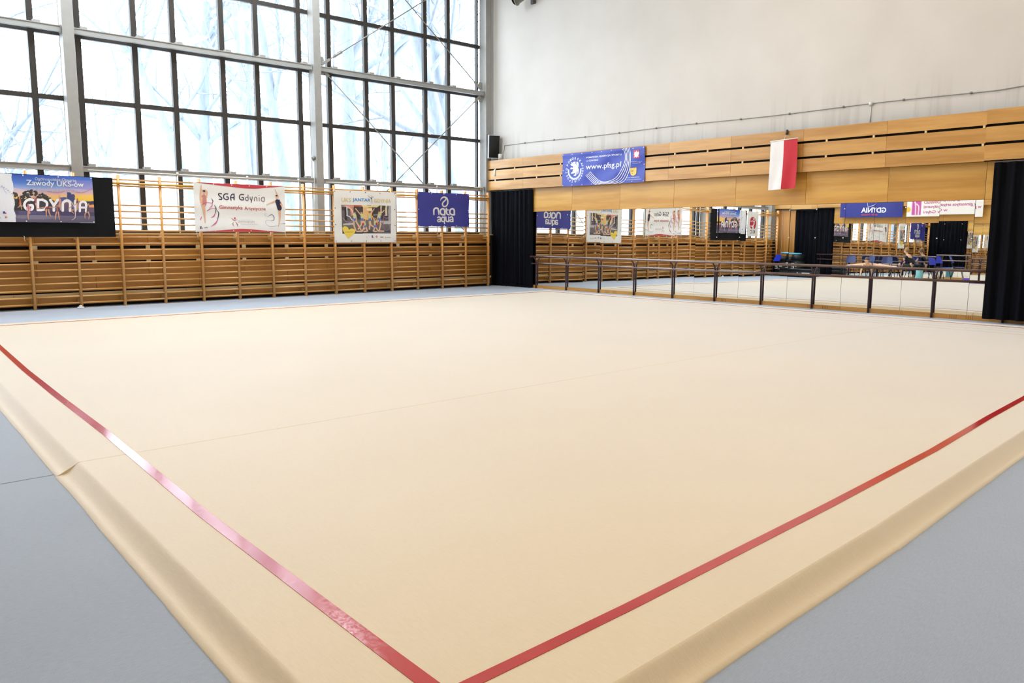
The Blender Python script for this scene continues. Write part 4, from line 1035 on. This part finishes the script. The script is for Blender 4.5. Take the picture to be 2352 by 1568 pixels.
def chair(colm):
    t = empty('chair')
    def seat(u, v):
        x = (u-.5)*.42; y = (v-.5)*.42
        return (x, y, .445+.012*(abs(u-.5)*2)**2-.02*max(0, v-.8)*2)
    m = MB().grid(seat, 10, 10); m.grid(lambda u, v: tuple(np.add(seat(u, v), (0, 0, -.012))), 10, 10, flip=True); m.build('seat', colm, t)
    def back(u, v):
        w = .40-.06*v*v; x = (u-.5)*w
        return (x, -.20-.10*v+.05*((u-.5)*2)**2-.02, .60+.27*v-.03*((u-.5)*2)**4*v)
    m = MB().grid(back, 10, 8); m.grid(lambda u, v: tuple(np.add(back(u, v), (0, -.012, 0))), 10, 8, flip=True); m.build('backrest', colm, t)
    for s in (-1, 1):
        MB().tube([(s*.20, .20, 0), (s*.17, .10, .42), (s*.17, -.12, .43)], .011, 8).build('leg', M['chairleg'], t)
        MB().tube([(s*.20, -.24, 0), (s*.17, -.10, .43), (s*.17, -.19, .50), (s*.15, -.25, .72)], .011, 8).build('leg', M['chairleg'], t)
    MB().tube([(-.17, .08, .425), (.17, .08, .425)], .010, 8).tube([(-.17, -.10, .425), (.17, -.10, .425)], .010, 8).build('crossbar', M['chairleg'], t)
    return t
nav, blu = chair(M['navychair']), chair(M['bluechair'])
for i, (p, x, y, rz, lab) in enumerate(((nav, 3.05, -14.95, .0, 'navy chair holding the splitting gymnast\'s left foot, seen reflected'), (nav, 3.62, -15.32, .3, 'navy chair standing behind the gymnast in splits, seen reflected'),
        (nav, 4.35, -15.35, -.2, 'navy chair behind the gymnast\'s shoulder, seen reflected'), (blu, 4.88, -14.95, 1.2, 'bright blue chair holding the splitting gymnast\'s other foot, seen reflected'),
        (nav, 5.63, -15.23, -.9, 'navy chair beside the seated gymnast, seen reflected'), (blu, 6.5, -15.15, -1.3, 'bright blue chair facing sideways near the teal roller, seen reflected'),
        (blu, .28, -14.62, .4, 'bright blue chair before the black crates, seen reflected'))):
    first = p.get('label') is None
    o = p if first else copy_tree(p)
    o.location = (x, y, 0); o.rotation_euler.z = rz
    tag(o, lab, 'chair', 'blue chairs along the far wall')

# figures: one skinned body each, hair and clothing as children
def skin_body(name, joints, links, mat, parent, root, sub=2):
    me = bpy.data.meshes.new(name); ks = list(joints); ix = {k: i for i, k in enumerate(ks)}
    me.from_pydata([joints[k][0] for k in ks], [(ix[a], ix[b]) for a, b in links], []); me.update()
    o = bpy.data.objects.new(name, me); COL.objects.link(o)
    md = o.modifiers.new('s', 'SKIN'); md.use_smooth_shade = True
    for k in ks:
        r = joints[k][1]; me.skin_vertices[0].data[ix[k]].radius = (r, r) if not isinstance(r, tuple) else r
        me.skin_vertices[0].data[ix[k]].use_root = (k == root)
    o.modifiers.new('ss', 'SUBSURF').levels = sub; o.modifiers['ss'].render_levels = sub
    dg = bpy.context.evaluated_depsgraph_get(); m2 = bpy.data.meshes.new_from_object(o.evaluated_get(dg))
    bpy.data.objects.remove(o); m2.materials.clear(); m2.materials.append(mat); m2.name = name
    o = bpy.data.objects.new(name, m2); COL.objects.link(o); o.parent = parent
    return o
def blob(name, mat, parent, c, r, sub=2, cut=None, rot=None):
    bm = bmesh.new(); bmesh.ops.create_icosphere(bm, subdivisions=sub+1, radius=1)
    if cut: bmesh.ops.delete(bm, geom=[v for v in bm.verts if cut(v.co)], context='VERTS')
    mt = Matrix.Translation(c) @ (rot or Matrix()) @ Matrix.Diagonal((*r, 1))
    return MB().frombm(bm, 0, mt).build(name, mat, parent)
def hand_joints(J, Lk, wrist, d, side, pre):
    """palm with four unequal fingers and a thumb leaving its side"""
    d = Vector(d).normalized(); s = Vector(side).normalized(); w = Vector(J[wrist][0])
    palm = w+d*.055; J[pre+'p'] = (palm, .022); Lk.append((wrist, pre+'p'))
    for i, (o, l) in enumerate(((-.027, .060), (-.009, .072), (.009, .068), (.027, .052))):
        a = palm+d*.03+s*o; J[pre+'f%da' % i] = (a, .0085); J[pre+'f%db' % i] = (a+d*l*.55+Vector((0, 0, .004)), .0075); J[pre+'f%dc' % i] = (a+d*l, .006)
        Lk += [(pre+'p', pre+'f%da' % i), (pre+'f%da' % i, pre+'f%db' % i), (pre+'f%db' % i, pre+'f%dc' % i)]
    a = w+d*.03-s*.035; J[pre+'ta'] = (a, .010); J[pre+'tb'] = (a+d*.03-s*.022, .008); Lk += [(pre+'p', pre+'ta'), (pre+'ta', pre+'tb')]
def head_parts(t, hc, fwd, hairmat, bun=True):
    f = Vector(fwd).normalized(); sd = f.cross(Vector((0, 0, 1))).normalized(); up = sd.cross(f)
    rot = Matrix((sd, f, up)).transposed().to_4x4()
    P = lambda a, b, c: Vector(hc)+sd*a+f*b+up*c
    blob('hair', hairmat, t, P(0, -.030, .030), (.086, .090, .094), 2, None, rot)
    if bun: blob('hair_bun', hairmat, t, P(0, -.075, .085), (.038, .038, .036), 1)
    for s in (-1, 1): blob('eye', M['eye'], t, P(s*.030, .086, .005), (.012, .006, .008), 1, None, rot)
    blob('nose', M['skin'], t, P(0, .083, -.020), (.010, .013, .018), 1, None, rot)
    for s in (-1, 1): blob('ear', M['skin'], t, P(s*.080, .004, -.012), (.010, .018, .028), 1, None, rot)
    blob('mouth', M['lip'], t, P(0, .084, -.056), (.022, .007, .008), 1, None, rot)
    return P, rot
# gymnast in over-splits between two chairs, hands on the floor
t = empty('person', (3.98, -14.95, 0), 'gymnast in black leotard doing splits between two chairs, hands on floor', 'person')
J = {'pel': ((0, 0, .53), .105), 'wai': ((0, .14, .545), .085), 'che': ((0, .30, .575), (.12, .09)), 'nk0': ((0, .37, .60), .055), 'nk1': ((0, .405, .635), .045), 'hd0': ((0, .44, .69), .075), 'hd1': ((0, .455, .745), .078), 'fac': ((0, .52, .71), .028),
     'hl': ((-.13, -.01, .53), .092), 'kl': ((-.52, .0, .53), .055), 'al': ((-.88, .0, .50), .034), 'fl': ((-1.02, .01, .485), .022),
     'hr': ((.13, -.01, .53), .092), 'kr': ((.50, -.01, .53), .055), 'ar': ((.84, -.02, .50), .034), 'fr': ((.97, -.02, .485), .022),
     'sl': ((-.16, .33, .575), .05), 'el': ((-.21, .40, .32), .036), 'wl': ((-.20, .45, .085), .024), 'sr': ((.16, .33, .575), .05), 'er': ((.21, .40, .32), .036), 'wr': ((.20, .45, .085), .024)}
Lk = [('pel', 'wai'), ('wai', 'che'), ('che', 'nk0'), ('nk0', 'nk1'), ('nk1', 'hd0'), ('hd0', 'hd1'), ('hd0', 'fac'), ('pel', 'hl'), ('hl', 'kl'), ('kl', 'al'), ('al', 'fl'), ('pel', 'hr'), ('hr', 'kr'), ('kr', 'ar'), ('ar', 'fr'), ('che', 'sl'), ('sl', 'el'), ('el', 'wl'), ('che', 'sr'), ('sr', 'er'), ('er', 'wr')]
hand_joints(J, Lk, 'wl', (0, .5, -.55), (1, 0, 0), 'L'); hand_joints(J, Lk, 'wr', (0, .5, -.55), (-1, 0, 0), 'R')
skin_body('body', J, Lk, M['skin'], t, 'pel')
JS = {'a': ((0, -.03, .53), .132), 'b': ((0, .14, .548), .125), 'c': ((0, .30, .572), (.165, .135)), 'd': ((-.105, .335, .60), .062), 'e': ((.105, .335, .60), .062)}
skin_body('leotard', JS, [('a', 'b'), ('b', 'c'), ('c', 'd'), ('c', 'e')], M['leotard'], t, 'a')
head_parts(t, (0, .45, .72), (0, 1, -.1), M['dhair'])
for s in (-1, 1): skin_body('sock', {'a': ((s*.80, 0 if s < 0 else -.02, .505), .042), 'b': ((s*.90, 0 if s < 0 else -.02, .497), .040), 'c': ((s*1.0, .0 if s < 0 else -.02, .487), .028)}, [('a', 'b'), ('b', 'c')], M['sock'], t, 'a')
# second gymnast sitting sideways on a chair, leaning forward
t = empty('person', (5.60, -15.23, 0), 'fair haired gymnast in black sitting on a navy chair, leaning forward', 'person')
J = {'pel': ((0, 0, .55), .11), 'wai': ((-.05, .02, .70), .085), 'che': ((-.14, .05, .88), (.12, .09)), 'nk0': ((-.19, .06, .96), .05), 'nk1': ((-.21, .06, 1.0), .042), 'hd0': ((-.24, .07, 1.06), .074), 'hd1': ((-.245, .07, 1.12), .078), 'fac': ((-.31, .09, 1.07), .026),
     'hl': ((-.05, .10, .53), .085), 'kl': ((-.42, .16, .52), .055), 'al': ((-.46, .20, .10), .036), 'fl': ((-.58, .22, .035), .026), 'hr': ((-.05, -.09, .53), .085), 'kr': ((-.42, -.10, .52), .055), 'ar': ((-.40, -.12, .10), .036), 'fr': ((-.52, -.12, .035), .026),
     'sl': ((-.15, .20, .89), .046), 'el': ((-.30, .25, .70), .034), 'wl': ((-.42, .16, .60), .024), 'sr': ((-.15, -.11, .89), .046), 'er': ((-.30, -.17, .70), .034), 'wr': ((-.42, -.10, .60), .024)}
hand_joints(J, Lk2 := [l for l in Lk if l[0][0] not in 'LR' and l[1][0] not in 'LR'], 'wl', (-.6, 0, -.2), (0, 1, 0), 'L'); hand_joints(J, Lk2, 'wr', (-.6, 0, -.2), (0, -1, 0), 'R')
skin_body('body', J, Lk2, M['skin'], t, 'pel')
skin_body('shirt', {'a': ((0, 0, .58), .140), 'b': ((-.05, .02, .70), .112), 'c': ((-.14, .05, .88), (.14, .108)), 'd': ((-.15, .20, .89), .058), 'e': ((-.15, -.11, .89), .058), 'f': ((-.22, .22, .80), .05), 'g': ((-.22, -.14, .80), .05)}, [('a', 'b'), ('b', 'c'), ('c', 'd'), ('c', 'e'), ('d', 'f'), ('e', 'g')], M['leotard'], t, 'a')
for s, y0, y1, y2 in ((1, .10, .16, .20), (-1, -.09, -.10, -.12)):
    skin_body('trouser_leg', {'a': ((0, y0*.7, .55), .105), 'b': ((-.10, y0, .535), .095), 'c': ((-.42, y1, .52), .068), 'd': ((-.45 if s > 0 else -.40, y2, .16), .05)}, [('a', 'b'), ('b', 'c'), ('c', 'd')], M['leotard'], t, 'a')
head_parts(t, (-.245, .07, 1.09), (-1, .25, -.1), M['hair'])

# ------------------------------------------------------------------ bare winter trees outside the windows
def tree(base, h, r, seed, lean=(0, 0), fork=0, spread=1., label='', twig=5, low=.30):
    rn = random.Random(seed); tr_, br = MB(), MB()
    def limb(p, d, L, rad, lev, tgt):
        n = 4 if lev else 8; pts = [p]; rs = [rad]; q = p; dd = d.normalized()
        for i in range(n):
            dd = (dd+Vector((rn.gauss(0, .10+.05*lev), rn.gauss(0, .10+.05*lev), rn.gauss(.02, .05)))*(1 if lev else .35)).normalized()
            q = q+dd*L/n; pts.append(q); rs.append(max(.006, rad*(1-(.72 if lev else .55)*(i+1)/n)))
        tgt.tube(pts, rs, 9 if lev == 0 else (6 if lev == 1 else 4 if lev == 2 else 3), caps=False)
        if lev >= 3: return
        kids = (11, 6, twig)[lev] if lev < 3 else 0
        for k in range(kids):
            f = rn.uniform(low if lev == 0 else .2, 1.); i = min(n-1, int(f*n)); a = pts[i].lerp(pts[i+1], f*n-i)
            ang = rn.uniform(0, 2*PI); e = dd.orthogonal().normalized(); e2 = dd.cross(e)
            side = (e*math.cos(ang)+e2*math.sin(ang))
            nd = (dd*rn.uniform(.35, .8)+side*spread*rn.uniform(.6, 1.1)+Vector((0, 0, .12))).normalized()
            limb(a, nd, L*rn.uniform(.34, .58)*(1-.35*f), max(.007, rs[i]*rn.uniform(.34, .52)), lev+1, br)
    d0 = Vector((lean[0], lean[1], 1))
    limb(Vector((0, 0, 0)), d0, h, r, 0, tr_)
    if fork: limb(d0*1.6, Vector((lean[0]-fork*.05, lean[1]-fork, 1)), h*.9, r*.8, 0, tr_)
    t = empty('bare_tree', (*base, -.4), label, 'tree', 'bare trees outside the tall windows')
    tr_.build('trunk', M['bark'], t, fix=False); br.build('branches', M['bark'], t, fix=False)
TREES = [((-7.13, -.85), 15, .40, 1, (0, .0), 0, .8, 'thick upright bare trunk outside, just right of the middle column', .28),
         ((-3.05, 1.50), 13, .27, 2, (-.10, -.24), -.16, .8, 'forked leaning bare tree outside, next to the corner column', .35),
         ((-9.6, -1.15), 14, .26, 3, (-.06, -.24), 0, .9, 'slanting bare tree outside, left of the middle column', .22),
         ((-15.74, -2.6), 11, .34, 4, (0, 0), .3, 1.0, 'low branching bare tree outside, above the red edged banner', .42),
         ((-9.7, -10.75), 11, .22, 5, (.02, -.05), .18, .8, 'many stemmed bare tree outside, at the left edge', .15),
         ((-8.97, 1.83), 12, .14, 6, (.02, .03), 0, .8, 'slim bare tree outside, between thick trunk and corner', .2),
         ((-13.1, -1.5), 15, .2, 7, (0, -.02), .1, .9, 'bare tree far outside, behind the panes left of the middle column', .3),
         ((-21, -5.4), 11, .2, 8, (0, .04), 0, 1., 'bare tree far outside, left of the low branching tree', .3),
         ((-25.5, 5.0), 15, .25, 9, (0, 0), .15, 1., 'bare tree furthest outside, behind the slanting tree', .25),
         ((-16.5, 5.2), 15, .22, 10, (0, .03), 0, 1., 'bare tree far outside, behind the forked tree', .25),
         ((-20.5, 12.0), 17, .26, 11, (0, 0), .12, 1., 'bare tree far outside, behind the corner window panes', .2),
         ((-11.5, 4.6), 14, .2, 12, (.02, -.08), 0, .9, 'bare tree outside, beyond the panes nearest the corner column', .25)]
for bs, h, r, sd, ln_, fk, sp, lab, lw in TREES: tree(bs, h, r, sd, ln_, fk, sp, lab, 4, lw)

# ------------------------------------------------------------------ light: overcast sky, the hall's warm ceiling lamps and an added cool fill row
w = bpy.data.worlds.new('overcast'); SC.world = w; w.use_nodes = True
bg = w.node_tree.nodes['Background']
SKY = 6.2
tc = w.node_tree.nodes.new('ShaderNodeTexCoord'); sx = w.node_tree.nodes.new('ShaderNodeSeparateXYZ'); rp = w.node_tree.nodes.new('ShaderNodeValToRGB')
w.node_tree.links.new(tc.outputs['Generated'], sx.inputs[0]); w.node_tree.links.new(sx.outputs['Z'], rp.inputs['Fac'])
rp.color_ramp.elements[0].color = (.80, .90, 1, 1); rp.color_ramp.elements[1].color = (.86, .93, 1, 1)
w.node_tree.links.new(rp.outputs['Color'], bg.inputs['Color']); bg.inputs['Strength'].default_value = SKY
LAMP = 72
for x, E_, hue in ((1.4, 240, (.84, .93, 1)), (9.5, LAMP, (1, .93, .83)), (14.5, LAMP, (1, .93, .83)), (19.5, LAMP, (1, .93, .83))):  # cool row near the windows is added fill, standing in for daylight
    for y in ((-6.5, -10, -13.2) if x < 2 else (-2.5, -7.8, -13.)):
        l = bpy.data.lights.new('ceiling_or_fill_lamp', 'AREA'); l.shape = 'RECTANGLE'; l.size = 1.6; l.size_y = .5
        l.energy = E_; l.color = hue
        o = bpy.data.objects.new('ceiling_or_fill_lamp', l); COL.objects.link(o); o.location = (x, y, ZC-.12)

# ------------------------------------------------------------------ camera
cam = bpy.data.cameras.new('camera'); co = bpy.data.objects.new('camera', cam); COL.objects.link(co)
cam.sensor_width = 36; cam.lens = 1846.73/2352*36; cam.clip_start = .05; cam.clip_end = 300
r_, u_, f_ = Vector((.66857167, .74364133, .00308245)), Vector((-.10029254, .08605942, .99122913)), Vector((-.73685367, .66301686, -.13211856))
mt = Matrix((r_, u_, -f_)).transposed().to_4x4(); mt.translation = (17.84598, -15.62739, 1.5)
co.matrix_world = mt
SC.camera = co
SC.view_settings.view_transform = 'Standard'; SC.view_settings.look = 'None'; SC.view_settings.gamma = 1; SC.view_settings.exposure = .45
try: SC.view_settings.use_curve_mapping = False
except Exception: pass
cy = SC.cycles
cy.use_adaptive_sampling = True; cy.adaptive_threshold = .05
cy.max_bounces = 8; cy.diffuse_bounces = 3; cy.glossy_bounces = 5; cy.transparent_max_bounces = 12; cy.transmission_bounces = 4
cy.use_denoising = True; cy.sample_clamp_indirect = 8; cy.caustics_reflective = True
